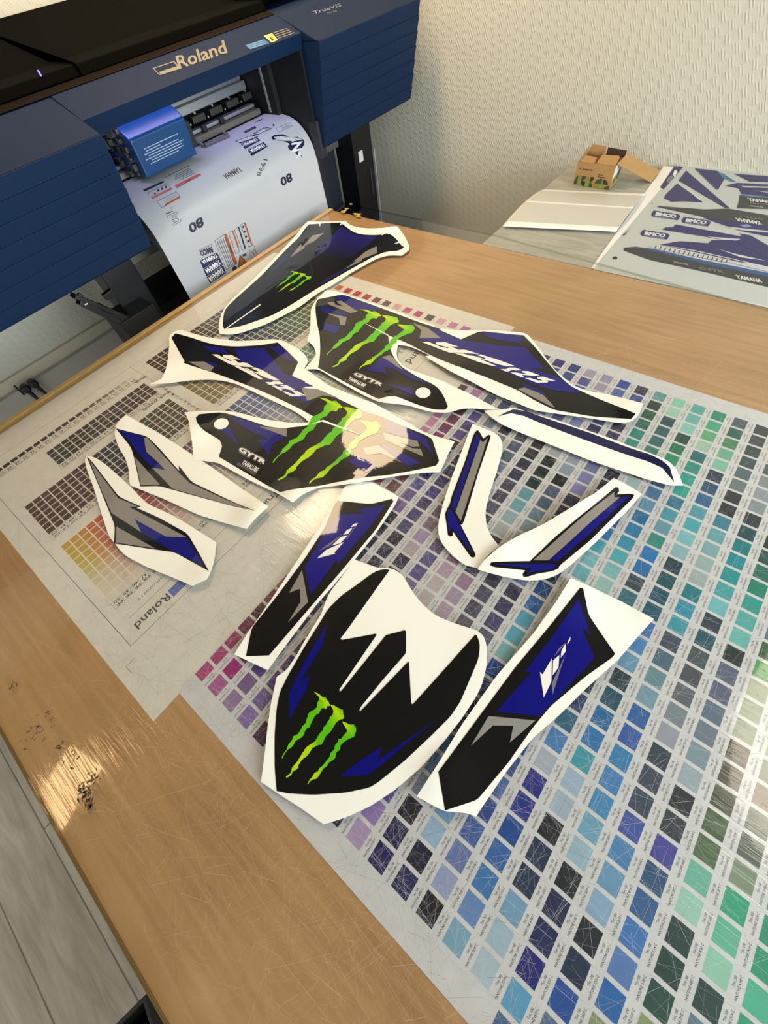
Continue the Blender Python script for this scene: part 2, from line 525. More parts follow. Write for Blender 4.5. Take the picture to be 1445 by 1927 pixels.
# glass plate with its scratches, overhanging the wood on the wall side
GY1 = 1.440
gl = empty('glass_plate', (-0.4, 0.45, 0.894), 'scratched clear glass cutting plate covering the whole work table', 'glass plate')
g_m = glass_material('clear_glass', (0.985, 0.99, 0.985, 1), 0.035, True)
gb = MB(); gp = [(-1.667, GY1 + 0.0), (-1.652, TY1), (-1.652, TY0), (TX1, TY0), (TX1, 1.335), (-0.051, 1.362), (-0.916, 1.440)]
n = len(gp)
gv = [(x, y, 0.8940) for x, y in gp] + [(x, y, ZT) for x, y in gp]
gf = [tuple(range(n - 1, -1, -1)), tuple(range(n, 2 * n))] + [(i, (i + 1) % n, n + (i + 1) % n, n + i) for i in range(n)]
if sum(gp[i][0] * gp[(i + 1) % n][1] - gp[(i + 1) % n][0] * gp[i][1] for i in range(n)) < 0: gf = [tuple(reversed(f)) for f in gf]
link_mesh('glass_sheet', gv, gf, None, gl, mats=[g_m, glass_material('glass_edge', (0.62, 0.67, 0.58, 1), 0.15, False)], fm=[0, 0] + [1] * n)

# scratches cut into the glass: short straight and slightly bowed strokes
def scratch_field():
    mb = MB(); R = random.Random(11)
    Z = ZT + 0.00004
    def stroke(x, y, a, L, wd, col, bow):
        n = max(2, int(L / 0.03)); px_, py_ = x, y
        for i in range(n):
            q = a + bow * (i / n)
            qx = px_ + math.cos(q) * L / n; qy = py_ + math.sin(q) * L / n
            nx, ny = -math.sin(q) * wd / 2, math.cos(q) * wd / 2
            if not (TX0 + 0.01 < qx < TX1 and TY0 + 0.02 < qy < GY1 - 0.06): return
            mb.add([(px_ - nx, py_ - ny, Z), (qx - nx, qy - ny, Z), (qx + nx, qy + ny, Z), (px_ + nx, py_ + ny, Z)], [(0, 1, 2, 3)], col)
            px_, py_ = qx, qy
    def over_sheet(x, y):
        return (-0.29 < y < 1.0 and x < -0.60) or (-0.228 < y < 0.985 and x >= -0.60)
    dirs = [0.05, 0.35, 0.8, 1.25, 1.57, 2.05, 2.5, 2.9]
    # (centre x, y, spread x, y, how many, mean length)
    fields = [(-0.55, 0.10, 0.22, 0.22, 1500, 0.07), (-0.35, 0.35, 0.28, 0.30, 1300, 0.08), (-0.95, 0.15, 0.25, 0.25, 700, 0.06),
              (-0.15, -0.1, 0.25, 0.18, 900, 0.09), (0.05, 0.25, 0.25, 0.3, 600, 0.10), (-0.25, -0.33, 0.30, 0.10, 900, 0.10),
              (-0.75, -0.33, 0.25, 0.09, 260, 0.07), (-0.15, 1.05, 0.20, 0.10, 420, 0.07), (-0.9, 0.75, 0.45, 0.3, 500, 0.05), (-1.35, 0.1, 0.2, 0.3, 350, 0.05),
              (-0.12, 0.75, 0.22, 0.25, 420, 0.06)]
    for cx, cy, sx, sy, k, L in fields:
        for _ in range(int(k * 1.7)):
            x, y = R.gauss(cx, sx), R.gauss(cy, sy)
            a = R.choice(dirs) + R.gauss(0, 0.13)
            sheet = over_sheet(x, y)
            c = R.random()
            if sheet: col = '#8b8c92' if c < 0.45 else ('#c6c9d0' if c < 0.85 else '#5c5c62')
            else: col = '#bd9c78' if c < 0.75 else ('#cdb79c' if c < 0.92 else '#92704a')
            stroke(x, y, a, max(0.008, R.expovariate(1 / (L * (0.62 if sheet else 0.5)))), R.uniform(0.00008, 0.00024 if sheet else 0.00018), col, R.gauss(0, 0.06))
    return mb
o = scratch_field().build('scratches', mat('scratch_white', attr=True, rough=0.8), gl, attr=True)
o['kind'] = 'stuff'

# ---------------------------------------------------------------- printed colour charts under the glass
sheet_m = mat('printed_sheet', attr=True, rough=0.6, noise=(45, 0.05))
PAPER = '#c6c6c8'
def quad(mb, x0, x1, y0, y1, z, col):
    mb.add([(x0, y0, z), (x1, y0, z), (x1, y1, z), (x0, y1, z)], [(0, 1, 2, 3)], col)

# --- the large chart: swatches on a 42 x 35 mm pitch with captions
PI_, PJ = 0.042, 0.042 * 0.8362267
SW = {}
def col(i, j0, s):
    """colours down one row of swatches, from j0 upward (towards the wall)"""
    for k, c in enumerate(s.split()):
        if c != '-': SW[(i, j0 - k)] = '#' + c
col(6, 1, '2fa07c 4db796 109870 1a8f70 4a8f6c 7d8a60')
col(5, 1, '173c38 98ceb8 62bb9c 22a57e 83937c 5b6a5c 6a7068 8a7a68 7f8a70 9aa58a 8a9a78')
col(4, 2, '1d4a40 143c34 163a36 9fcfc0 6fbba6 4d6a40 44613a 4b5340 54503c 57523f 8a9a7c 8f9a80 8a9a78 3f9a4f 1f5a30')
col(3, 3, '2068b0 5a80c0 3d78c0 315f98 24507f 4540a0 2c3540 1a2028 9fb0bb 8098a5 6d7d8f 5f7288 5a6480 5a6580 14261f 6dbcb8 52b0ac 249f95 12876f 1f6f62 17504f 20302c')
col(2, 4, '1f4fa0 14284a 101622 8fb2d3 6c9ec4 4a87bf 3c55a8 34455a 3a4458 2a3c4b 9c9fae 7d8c94 5c666e 4c4f58 46555c 0f5566 2c3d50 76bfc6 45a9b0 14979f 0d93a4 0d7f86 175058 20282c 8c979f 94a0a8 868e90 4e5c5c')
col(1, 5, '5ea5cd 151a78 1a2358 15204a 121620 9fc0d3 73abcb 3d8fc5 3f85c4 2c83c0 2f5fb0 2764ac 7aa0b5 66909c 4a6c80 414d62 2c9db0 2596b8 0e7f8c a7b9b9 9fb8ba 86b0bb 6cacb8 3e86a0 22282e 22262d 6d7c80 4f6870 324a50 2c4244 3a3f48 3b3c46')
col(0, 5, 'b5c8d2 a8c3d5 7ba5c9 16304f 1a2c50 14161f a9bdd0 a3bbd5 3b9fb5 2277b8 0f6aa8 075068 0a333d 6a9fc0 4c8cc8 3f7cc5 155872 155670 0f5560 113f50 8fbcc5 7cc3cc 4cb0bf 58a3b8 27659a 1c4f78 15344c 84c4b0 74b39a 4f8a62 1f6358 4d5a68')
col(-1, 5, '82aecb 6c8fc8 3c7ab8 3569b0 0f4a98 1a2a90 1a2088 aeb8c8 4583c0 27688a 1f3f70 1a3048 3a5a70 5a8090 6a9fb0 2c6f80 2c6f80 34495a 1f72b5 1e7cc4 2f9088 6a9fb5 4c9fb5 2c7d9f 0fa89a 0aa596 1f9488 186c78 a8c8b8 5fae7c 45ac8c 259078')
col(-2, 5, '15161f 9aa8d0 6a7cb8 3f62a8 2f4a95 5070b0 3a5a98 2a4a88 5a7ab0 7a9ac0 3a6a98 2a5a80 1a4a78 3a6a88 5a8aa0 7ab0b8 9cc5c5 7fc0c5 4cb0c0 2f97bb 1580b8 126ea8 5a93bb 3f74a5 2a5a88 1a4a60 0f9068 0c7855 0d4a3c 8fccc5 6bb8b5 5fb0aa')
col(-3, 5, '1a1f5a 11152e 9bbcd8 7aa5d0 8098b8 4a6aa8 2a4a98 1a3a88 3a5a90 5a7ab8 3a6a90 2a5a88 3a7aa0 5a9ab8 6aaac0 8ab8c8 6ab0c0 7abfc8 4fb0c5 1380c0 1d5590 3a6a88 8ab0c0 9fbfc5 1a2a40 3a3a90 3a8078 2f6a70 235e62 1d4a58 a5d3c0 8fd0b8')
col(-4, 5, '1c1560 191550 0f1024 8098b8 5f85b8 4a7ab0 15154a 151a45 2a4a88 1d4aa0 7fb5c0 5aaac5 4fa5c5 1a66b5 1c4a90 123048 a8b8c0 9ab0c0 8aa8b8 6a8aa8 4a6a90 3a4a68 1c2a50 141c3c 3a3a88 1a1a60 1f9085 14887c 0f6a58 115540 123c34 5c9ca0')
col(-5, 5, 'b49bc8 9a7fc0 6a50a0 5a4890 4a3a80 3a3060 2a2448 4a4468 6a6488 5a5878 5a5878 4a4470 3a355a 2c2648 8080b0 9aa8b8 8a98b0 6a80a0 2a3550 2a3550 232c50 8a86c0 8080b8 6f76a8 5a5aa0 2a2a80 1c1a50 1f1c38 4a4aa0 4a5ab0 3a4a9a 1e1e48')
col(-6, 5, '2a2030 7a60a0 6a5098 5a4888 4a3a78 5a4a70 6a5a80 7a6a88 605868 605868 605868 504a62 4c4660 3f3850 a0a8b8 b0b8c0 90a0b0 8298a8 6a86a0 48607a 4a5c78 15181f 8fa0b5 94a0b8 7a80b0 4a4a98 19155a 3a3a88 5a6ab0 6070b0 5068b0 2c44a0')
col(-7, 5, '5a3a60 6a4a80 8a70a0 7a60a0 6a5090 5a4470 8a7a90 a898a8 c0b0b8 b8a8b0 b0a0b0 a898b0 9a7f9c 403858 3a3a50 2a2830 a9b5b8 92b0b8 6aa8b8 5f9ab0 123030 0d1c1e 0e1a1c a8acb4 6a70a0 5a60a8 7880b8 8a88b8 a8a0b8 9a98b0 a8a0b8 9a98b8')
col(-8, 4, '5a4070 6a5088 7a6098 8a70a0 9a80a8 8a7098 b0a0b0 c0b5b8 c0b5b8 c0b5b8 c0b5b8 b8a0b5 8a6a85 5a5070 4a4468 2c3448 55506c 40405c 44405a 2a3555 332f48 2a2838 2c2c38 3a3a50 6a70a0 4a5a98 6a70a8 8a8ab8 4a50a0 4a4f98 a8a0b8')
col(-9, 4, '3a2550 4a3060 5a4078 6a5088 5a4878 3a3058 2a2444 6a5a88 8a78a0 7a6a98 5c5090 5f558a 5a4070 4a3460 6a6080 8a8098 7a7890 5a5878 4a4868 70809a 4c5c72 4a5870 3c4658 2a2a48 5a60a0 6a70a8 8088b8 9a98b8 2a3590 2a4590 1e2f80')
col(-10, 5, '4a2a50 3a2550 5a4080 4a3068 3a2a58 5a4a80 5a4888 4a3a78 2a2848 3a3058 3a3058 2c2445 b8a8b0 a890b8 8a7090 6a5585 4a4070 3a3a60 2a3050 5a6080 7a8098 8088a0 6f7888 2b2f3c 3a4060 4a5088 201d33 3a3a60 6a70a8 7a80b0 2a3088 1c2078')
col(-11, 5, '8f72b8 7866a8 5f4090 5a3f85 503070 4a2a68 3a2458 2a2048 4a4070 3a3a60 2a2448 221d48 2a2240 4a4a78 4c4078 3c3068 3a2a80 251f66 2a2465 201c48 4a4a80 6a6a98 7a80a0 7a80a0 5a6090 3a4677 1a1a33 2a2a58 3a4a88 4a5a98 2a3a68 1f2a58')
col(-12, 5, '9a80a8 7a5f90 5a3f88 4a3070 5a4080 3a2858 2a2040 2a2038 2a2038 2a2038 2a2440 2a2440 2a2535 25202c 7a60a0 6a5090 544a90 2a2468 2c2648 2c2648 272440 5d4f9a 4f4590 4a4090 3a3a80 4f5478 2f3152 3a3a60 5a5a90 6a6a98 4a5a98 3a4a90')
col(-13, 5, 'b0609a a02a78 a03068 7c2a58 6a2a58 5a2448 4a2040 3a1c38 4a2a48 5a3a50 5a3a50 5a3a50 6a3f48 6a3f48 6a3f48 6a3f48 6a3f48 5a2a50 7a2a60 8a2a68 8a2a68 6e2d5c 6a2a55 4a2038 8a4a80 b07bb5 a765a8 8a5a98 9a7ab0 7a5a90 6a4a80 5a3a70')
col(-14, 5, 'b04a7e ad4878 a8406c 7c3350 5c2a3c 8a4a5a a85a6a a85a6a 9a5a6a 8a4a5a 7a3a4a 7a3a4a 7a3a4a 6a3f48 8a4a58 8a4a58 b06a8a b87a98 b87a98 a02a68 c07fa0 c280aa c77aa0 b06aa0 a05a90 4a2b45 b98fae a070a0 9a6a98 8a5a88 7a4a78 6a3a68')

cb = MB(); CX0, CX1, CY0, CY1 = -0.598, 0.80, -0.229, 0.972
cz = ZS + 0.0002
cb.box(CX0, CX1, CY0, CY1, ZS - 0.0001, cz, PAPER)
txt = MB()
R = random.Random(5)
for (i, j), c in SW.items():
    x = i * PI_; y = -j * PJ
    hw, hh = 0.0130, 0.0148
    x0 = x - hw
    if i == -14: x0 = x - 0.0085
    if y - hh < CY0 or y + hh > CY1 or x + 0.014 > CX1: continue
    quad(cb, x0, x + hw, y - hh, y + hh, cz + 0.00005, tuple(q * 0.80 for q in hx(c)[:3]) + (1,))
    near = i > -12 or j > -14
    num = '%d C' % R.randint(2100, 7750)
    tx = x + hw + 0.0020
    bold = 0.012 if near else 0.02
    table_text(txt, 'Tint 100', tx + 0.0040, y - 0.0045, (0, 1), (-1, 0), 0.0028, 0.0115, cz + 0.00005, '#26262c', bold)
    table_text(txt, 'PANTONE ' + num, tx + 0.0092, y - 0.0150, (0, 1), (-1, 0), 0.0028, 0.0260, cz + 0.00005, '#26262c', bold)
# extra columns beyond the measured ones, out at the right of the frame
for i in (7, 8, 9, 10, 11, 12, 13, 14, 15, 16):
    for j in range(6, -27, -1):
        x = i * PI_; y = -j * PJ
        if y - 0.0145 < CY0: continue
        if (i, j) in SW: continue
        f = (math.sin(i * 1.3 + j * 0.45) + 1) / 2
        quad(cb, x - 0.0123, x + 0.0123, y - 0.0145, y + 0.0145, cz + 0.00005, (0.04 + 0.16 * f, 0.16 + 0.2 * f, 0.12 + 0.18 * (1 - f), 1))
for i in (1, 2, 3, 4, 5, 6):
    for j in range(6, -27, -1):
        if (i, j) in SW: continue
        x = i * PI_; y = -j * PJ
        if y - 0.0145 < CY0: continue
        f = (math.sin(i * 0.9 - j * 0.5) + 1) / 2
        quad(cb, x - 0.0123, x + 0.0123, y - 0.0145, y + 0.0145, cz + 0.00005, (0.04 + 0.2 * f, 0.10 + 0.2 * f, 0.12 + 0.15 * (1 - f), 1))
chart = empty('colour_chart', (0, 0.3, ZS), 'large printed colour chart of blue and green captioned swatches under the glass', 'colour chart')
cb.build('chart_sheet', sheet_m, chart, attr=True)
txt.build('captions', mat('print_ink', attr=True, rough=0.6), chart, attr=True)

# --- the second chart at the left: small cells in blocks, frame lines and headings
c2 = MB(); t2 = MB()
z2 = ZS + 0.00012 - 0.0003
c2.box(-1.640, CX0 + 0.004, -0.286, 1.000, z2 - 0.0001, z2, '#d0ccc4')
zc = z2 + 0.00005
def block(x0, x1, nx, y0, y1, ny, cf, gap=0.0030):
    px_, py_ = (x1 - x0) / nx, (y1 - y0) / ny
    for a in range(nx):
        for b_ in range(ny):
            quad(c2, x0 + a * px_ + gap / 2, x0 + (a + 1) * px_ - gap / 2 * 0.8, y0 + b_ * py_ + gap / 2, y0 + (b_ + 1) * py_ - gap / 2, zc, cf(a / max(1, nx - 1), b_ / max(1, ny - 1)))
def mixc(stops, t):
    for (a, ca), (b_, cb_) in zip(stops, stops[1:]):
        if t <= b_:
            q = (t - a) / (b_ - a); A1, B1 = hx(ca), hx(cb_)
            return tuple(A1[k] * (1 - q) + B1[k] * q for k in range(4))
    return hx(stops[-1][1])
def fade(c, t, to='#cfc6b8'):
    B1 = hx(to); return tuple(c[k] * (1 - t) + B1[k] * t for k in range(4))
block(-1.502, -1.4835, 1, -0.215, 0.238, 20, lambda a, b_: mixc([(0, '#3c3833'), (0.55, '#4c4640'), (0.8, '#7d766c'), (1, '#c9c1ae')], b_), 0.004)
block(-1.433, -1.352, 4, -0.092, 0.240, 15, lambda a, b_: mixc([(0, '#453f38'), (0.5, '#473f36'), (1, '#4a3b33')], b_))
block(-1.297, -1.155, 7, -0.217, 0.241, 21, lambda a, b_: mixc([(0, '#574038'), (0.3, '#563f3e'), (0.5, '#3e3c44'), (0.7, '#40443a'), (1, '#514b36')], b_))
def warm(a, b_):
    base = mixc([(0, '#b8912f'), (0.12, '#b4652e'), (0.3, '#a84430'), (0.42, '#8f2730'), (0.6, '#8c2f4a'), (0.75, '#63304f'), (1, '#5f3a66')], b_)
    yel = mixc([(0, '#b8912f'), (0.5, '#b3a43c'), (1, '#c9bd9a')], a)
    t = max(0, 1 - b_ * 7)
    base = tuple(base[k] * (1 - t) + yel[k] * t for k in range(4))
    return fade(base, max(0, (a - 0.35) / 0.65) ** 1.2 * 0.9)
block(-1.097, -0.865, 11, -0.215, 0.241, 21, warm)
block(-1.520, -1.412, 5, 0.300, 0.835, 24, lambda a, b_: mixc([(0, '#44362f'), (0.5, '#4a3b36'), (1, '#46423a')], b_))
block(-1.362, -1.155, 9, 0.500, 0.840, 15, lambda a, b_: fade(mixc([(0, '#2e2d3c'), (0.25, '#2b3c50'), (0.5, '#2e5553'), (0.75, '#3a5c40'), (1, '#6b6336')], b_), a * 0.25, '#7d8078'))
block(-1.340, -1.152, 8, 0.296, 0.475, 8, lambda a, b_: fade(mixc([(0, '#77693c'), (0.35, '#7d6547'), (0.7, '#744b41'), (1, '#5f3f44')], b_), a * 0.25, '#8a8272'))
block(-1.103, -0.862, 11, 0.290, 0.480, 9, lambda a, b_: fade(mixc([(0, '#2d2a5c'), (0.3, '#2b4a86'), (1, '#2b62a0')], b_), max(0, a - 0.3) * 0.8))
block(-1.103, -0.862, 11, 0.500, 0.840, 16, lambda a, b_: fade(mixc([(0, '#1d6472'), (0.3, '#1f7a72'), (0.45, '#1b6442'), (1, '#3f7a3f')], b_), max(0, a - 0.25) * 0.9))
# row of half-height swatches along the wall-side margin
for k, c in enumerate('b5623c a63238 a22c36 8d2c40 6c2b3c 54313a c3929a ab4d78 a32c6c 3b2a38 c090a8 b46f9a ad5a9c'.split()):
    x = -1.222 + 0.0423 * k
    quad(c2, x - 0.013, x + 0.013, 0.910, 0.938, zc, '#' + c)
    quad(c2, x + 0.0180, x + 0.0192, 0.912, 0.922, zc, '#5a5a5a')
def line(x0, y0, x1, y1, wd=0.0008, c='#55504a'):
    d = Vector((x1 - x0, y1 - y0)).normalized() * wd / 2
    c2.add([(x0 + d.y, y0 - d.x, zc), (x1 + d.y, y1 - d.x, zc), (x1 - d.y, y1 + d.x, zc), (x0 - d.y, y0 + d.x, zc)], [(0, 1, 2, 3)], c)
line(-1.62, -0.246, -0.747, -0.238, 0.0012); line(-0.747, -0.238, -0.735, 0.90, 0.0010)
line(-0.800, -0.209, -0.795, 0.24, 0.0009); line(-0.797, 0.66, -0.797, 0.86, 0.0009)
line(-1.545, -0.20, -1.545, 0.86, 0.0008); line(-0.747, 0.26, -1.56, 0.26, 0.0008); line(-0.80, 0.66, -0.735, 0.66, 0.0007)
line(-0.720, -0.266, -0.700, -0.265, 0.0009); line(-0.720, -0.266, -0.720, -0.245, 0.0009)
for k in range(9):
    y = -0.214 + 0.0225 * k
for (x, ya, yb, n_, nm) in ((-0.862, -0.216, 0.240, 20, 'PR'), (-1.152, -0.217, 0.240, 20, 'DP'), (-1.349, -0.092, 0.240, 15, 'DG'), (-1.479, -0.215, 0.238, 20, 'Gy'),
                            (-1.150, 0.300, 0.840, 24, 'DS'), (-1.408, 0.300, 0.838, 24, 'DR'), (-0.860, 0.290, 0.480, 9, 'PB'), (-0.860, 0.500, 0.838, 16, 'SG')):
    st = (yb - ya) / n_
    line(x, ya, x, yb, 0.0006); line(x + 0.0195, ya, x + 0.0195, yb, 0.0006)
    for k in range(n_):
        y = ya + st * k
        line(x, y, x + 0.0195, y, 0.0006)
        table_text(t2, nm, x + 0.0115, y + st * 0.90, (0, -1), (1, 0), 0.0068, st * 0.72, zc, '#3f3a36', 0.01)
        table_text(t2, '%d' % (50 - k), x + 0.0018, y + st * 0.86, (0, -1), (1, 0), 0.0068, st * 0.62, zc, '#3f3a36', 0.01)
for k, ch in enumerate('KJIHGFDCBA'):
    table_text(t2, ch, -1.345 + 0.0200 * k, 0.262, (0, -1), (1, 0), 0.0085, 0.008, zc, '#3f3a36', 0.01)
    line(-1.351 + 0.02 * k, 0.248, -1.351 + 0.02 * k, 0.268, 0.0006)
table_text(t2, 'Black', -1.462, 0.262, (0, -1), (1, 0), 0.012, 0.040, zc, '#3a3632', 0.02)
table_text(t2, 'Dark grayish', -1.328, 0.262, (0, -1), (1, 0), 0.012, 0.095, zc, '#3a3632', 0.02)
table_text(t2, 'Roland', -0.780, -0.128, (0, -1), (1, 0), 0.018, 0.082, zc, '#4a4542', 0.015)
quad(c2, -0.782, -0.760, -0.124, -0.088, zc, '#5f6fa8')
table_text(t2, 'XX3P/020219', -0.822, -0.09, (0, -1), (1, 0), 0.006, 0.085, zc, '#6a645e')
table_text(t2, 'TrueVIS', -0.775, 0.19, (0, -1), (1, 0), 0.018, 0.085, zc, '#4a4542', 0.01)
table_text(t2, 'Roland', -0.785, 0.828, (0, -1), (1, 0), 0.024, 0.11, zc, '#3a3733', 0.01)
table_text(t2, 'Color Chart T', -0.826, 0.86, (0, -1), (1, 0), 0.013, 0.12, zc, '#3a3733', 0.005)
table_text(t2, 'Color name', -0.775, 0.49, (0, -1), (1, 0), 0.018, 0.10, zc, '#3a3733', 0.01)
chart2 = empty('colour_chart', (-1.1, 0.35, ZS), 'framed printed chart of small colour cells under the glass at the printer end', 'colour chart')
c2.build('chart_sheet', sheet_m, chart2, attr=True)
t2.build('captions', mat('print_ink', attr=True, rough=0.6), chart2, attr=True)

# dried yellow glue on the far corner of the top
gm = MB(); Rg = random.Random(3)
for u, v in cp(600, 260, 4.817, [(235, 655), (255, 640), (225, 665), (340, 690), (355, 705), (325, 685), (290, 598), (365, 690)]):
    c = at(u, v, ZT)
    k = 9; rr = Rg.uniform(0.006, 0.013)
    ring = [(c.x + rr * Rg.uniform(0.5, 1.3) * math.cos(2 * math.pi * i / k), c.y + rr * Rg.uniform(0.4, 1.0) * math.sin(2 * math.pi * i / k), ZT + 0.0002) for i in range(k)]
    gm.add(ring + [(c.x, c.y, ZT + 0.002)], [(i, (i + 1) % k, k) for i in range(k)], '#b5a040' if Rg.random() < 0.7 else '#cfc9a0')
tag(gm.build('glue_residue', mat('dried_glue', attr=True, rough=0.4), attr=True), 'dried yellow glue flecks on the far corner of the table', 'glue', kind='stuff')

# dark smudges and grime on the near left corner of the glass
dm = MB(); Rg = random.Random(9)
for u, v, sp, k in ((75, 1370, 7, 14), (95, 1345, 6, 10), (60, 1390, 9, 12), (110, 1405, 4, 9), (30, 1285, 6, 7), (160, 1490, 7, 60), (168, 1515, 5, 45), (140, 1430, 8, 14), (175, 1465, 5, 20), (24, 1300, 4, 6)):
    for _ in range(k):
        c = at(u + Rg.gauss(0, sp), v + Rg.gauss(0, sp * 1.5), ZT)
        a = Rg.uniform(0, math.pi); L_ = Rg.uniform(0.0012, 0.0055); w_ = L_ * Rg.uniform(0.15, 0.5)
        e = Vector((math.cos(a), math.sin(a), 0)); f_ = Vector((-e.y, e.x, 0)); c.z = ZT + 0.0001
        dm.add([c - e * L_, c - f_ * w_, c + e * L_, c + f_ * w_ * 0.6], [(0, 1, 2, 3)], '#5f4a30' if Rg.random() < 0.7 else '#77603f')
tag(dm.build('grime', mat('grime', attr=True, rough=0.9), attr=True), 'dark specks and smudges on the bare corner of the table at the left edge', 'grime', kind='stuff')

# ================================================================ THE CUT DECALS ON THE GLASS
paper_m = mat('release_paper', attr=True, rough=0.38, bump=(90, 0.00012))
decal_m = mat('laminated_print', attr=True, rough=0.35, coat=0.7, spec=0.12, bump=(26, 0.00010))
WHITE, BLACK, BLUE, GREY = '#e9e8e0', '#141312', '#151573', '#858079'
LINER = '#f0f0e8'

# claw mark, traced once on the front plate; (x, y) of the crop it was read from
CLAWS = [
 [(650,152),(690,172),(730,188),(755,215),(775,232),(800,228),(822,240),(828,262),(855,290),(862,318),(878,335),(862,352),(838,348),(830,375),(812,395),(795,380),(765,378),(740,415),(725,450),(695,462),(665,490),(640,540),(610,600),(598,640),(560,655),(530,700),(515,750),(490,775),(435,810),(410,825),(380,880),(340,925),(300,945),(255,1010),(230,1065),(220,1060),(235,1015),(290,940),(310,880),(370,800),(372,768),(400,750),(440,735),(480,670),(500,625),(545,580),(560,515),(575,500),(570,475),(595,435),(660,400),(695,365),(700,305),(730,260),(722,225),(680,185)],
 [(878,335),(930,345),(980,375),(1030,400),(1048,400),(1050,430),(1055,465),(1065,488),(1055,525),(1010,535),(965,565),(930,620),(900,670),(868,715),(835,740),(805,780),(785,830),(755,878),(715,880),(660,910),(630,925),(600,980),(560,1030),(520,1060),(490,1085),(460,1130),(440,1160),(442,1190),(410,1220),(370,1240),(345,1290),(300,1320),(275,1325),(280,1305),(325,1275),(348,1240),(355,1195),(390,1150),(430,1105),(470,1040),(500,985),(515,975),(530,940),(560,905),(620,865),(670,830),(705,770),(740,715),(775,680),(785,640),(825,600),(835,570),(865,535),(868,505),(910,470),(920,425),(915,400),(890,355)],
 [(1040,560),(1085,575),(1130,600),(1165,605),(1190,597),(1200,612),(1225,640),(1230,690),(1215,725),(1200,770),(1160,785),(1100,815),(1050,850),(1015,890),(1012,935),(990,960),(955,985),(950,1040),(930,1075),(880,1105),(850,1130),(830,1170),(790,1195),(755,1245),(715,1310),(690,1340),(640,1350),(600,1375),(570,1420),(565,1412),(590,1360),(630,1320),(650,1280),(670,1255),(710,1240),(725,1200),(760,1175),(800,1130),(840,1075),(870,1040),(880,990),(900,970),(935,940),(935,905),(950,870),(990,830),(985,800),(1020,800),(1060,750),(1110,690),(1090,655),(1075,625),(1050,590)]]
K0, K1, K2 = (650, 155), (275, 1322), (1230, 655)
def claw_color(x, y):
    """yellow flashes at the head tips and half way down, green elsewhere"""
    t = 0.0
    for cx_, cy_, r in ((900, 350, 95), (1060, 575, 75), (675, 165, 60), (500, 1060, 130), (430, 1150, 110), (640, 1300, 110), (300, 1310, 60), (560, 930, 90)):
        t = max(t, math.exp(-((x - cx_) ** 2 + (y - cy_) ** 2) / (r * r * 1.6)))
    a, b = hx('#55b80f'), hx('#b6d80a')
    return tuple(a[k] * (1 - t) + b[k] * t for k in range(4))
def claw(mb, o_px, k_px, base, zf, pale=None):
    """o_px: image positions of the three key points on this decal"""
    src = [at(500 + x / 7.225, 1280 + y / 7.225) for x, y in (K0, K1, K2)]
    dst = [lift(u, v, base, zf) for u, v in o_px]
    e1, e2 = (src[1] - src[0]).xy, (src[2] - src[0]).xy
    f1, f2 = (dst[1] - dst[0]).xy, (dst[2] - dst[0]).xy
    det = e1.x * e2.y - e1.y * e2.x
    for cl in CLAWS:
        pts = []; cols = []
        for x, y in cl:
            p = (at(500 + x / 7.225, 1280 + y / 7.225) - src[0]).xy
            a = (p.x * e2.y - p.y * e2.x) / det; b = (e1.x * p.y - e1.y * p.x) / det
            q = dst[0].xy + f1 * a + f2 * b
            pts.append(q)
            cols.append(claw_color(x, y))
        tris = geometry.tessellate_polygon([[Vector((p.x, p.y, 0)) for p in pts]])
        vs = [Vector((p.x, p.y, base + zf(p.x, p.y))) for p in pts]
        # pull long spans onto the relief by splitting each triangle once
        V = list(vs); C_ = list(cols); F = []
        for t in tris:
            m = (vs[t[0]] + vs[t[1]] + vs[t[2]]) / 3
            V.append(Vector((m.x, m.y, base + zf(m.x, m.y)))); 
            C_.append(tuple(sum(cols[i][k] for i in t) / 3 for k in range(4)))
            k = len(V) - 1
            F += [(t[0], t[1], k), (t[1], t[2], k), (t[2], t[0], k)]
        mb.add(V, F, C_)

def decal_sheet(label, centre, paper, black, parts, base, bumps=(), claws=None, letters=None, lines=None, group=None, gradient=None):
    zf = relief(bumps) if bumps else flat0
    c = lift(centre[0], centre[1], base, zf)
    t = empty('decal_sheet', (c.x, c.y, base), label, 'decal', group)
    th = 0.0004
    mb = MB(); slab(mb, smooth_px(paper, 2), base + th, LINER, zf, th)
    mb.build('backing_paper', paper_m, t, attr=True)
    z1 = base + th + 0.0004
    mb = MB()
    for poly in black: slab(mb, smooth_px(poly, 1, 35), z1, BLACK, zf, 0.00035)
    for k, (poly, colr) in enumerate(parts): slab(mb, poly, z1 + 0.00014 + 0.00003 * k, colr, zf)
    if gradient:
        for poly, cf in gradient: slab(mb, poly, z1 + 0.00014, BLUE, zf, cf=cf)
    dc = mb.build('decal', decal_m, t, attr=True)
    if claws:
        mb = MB()
        claw(mb, claws, None, z1 + 0.0006, zf)
        o = mb.build('claw_logo', decal_m, dc, attr=True); o['label'] = 'green clawed mark of three strokes'
    if letters:
        made = {}
        def mk(nm):
            if nm not in made: made[nm] = MB()
            return made[nm]
        letters(mk, z1 + 0.0006, zf)
        for nm, q in made.items(): q.build(nm, decal_m, dc, attr=True)
    if lines:
        for poly in lines:
            mb = MB(); slab(mb, poly, z1 + 0.0009, LINER, zf); mb.build('cut_line', paper_m, dc, attr=True)
    return t

def ellipse(cx, cy, rx, ry, rot=0, n=40):
    ca, sa = math.cos(rot), math.sin(rot)
    return [(cx + rx * math.cos(a) * ca - ry * math.sin(a) * sa, cy + rx * math.cos(a) * sa + ry * math.sin(a) * ca) for a in [2 * math.pi * i / n for i in range(n)]]
def polys(o, s, *ps): return [cp(o[0], o[1], s, p) for p in ps]

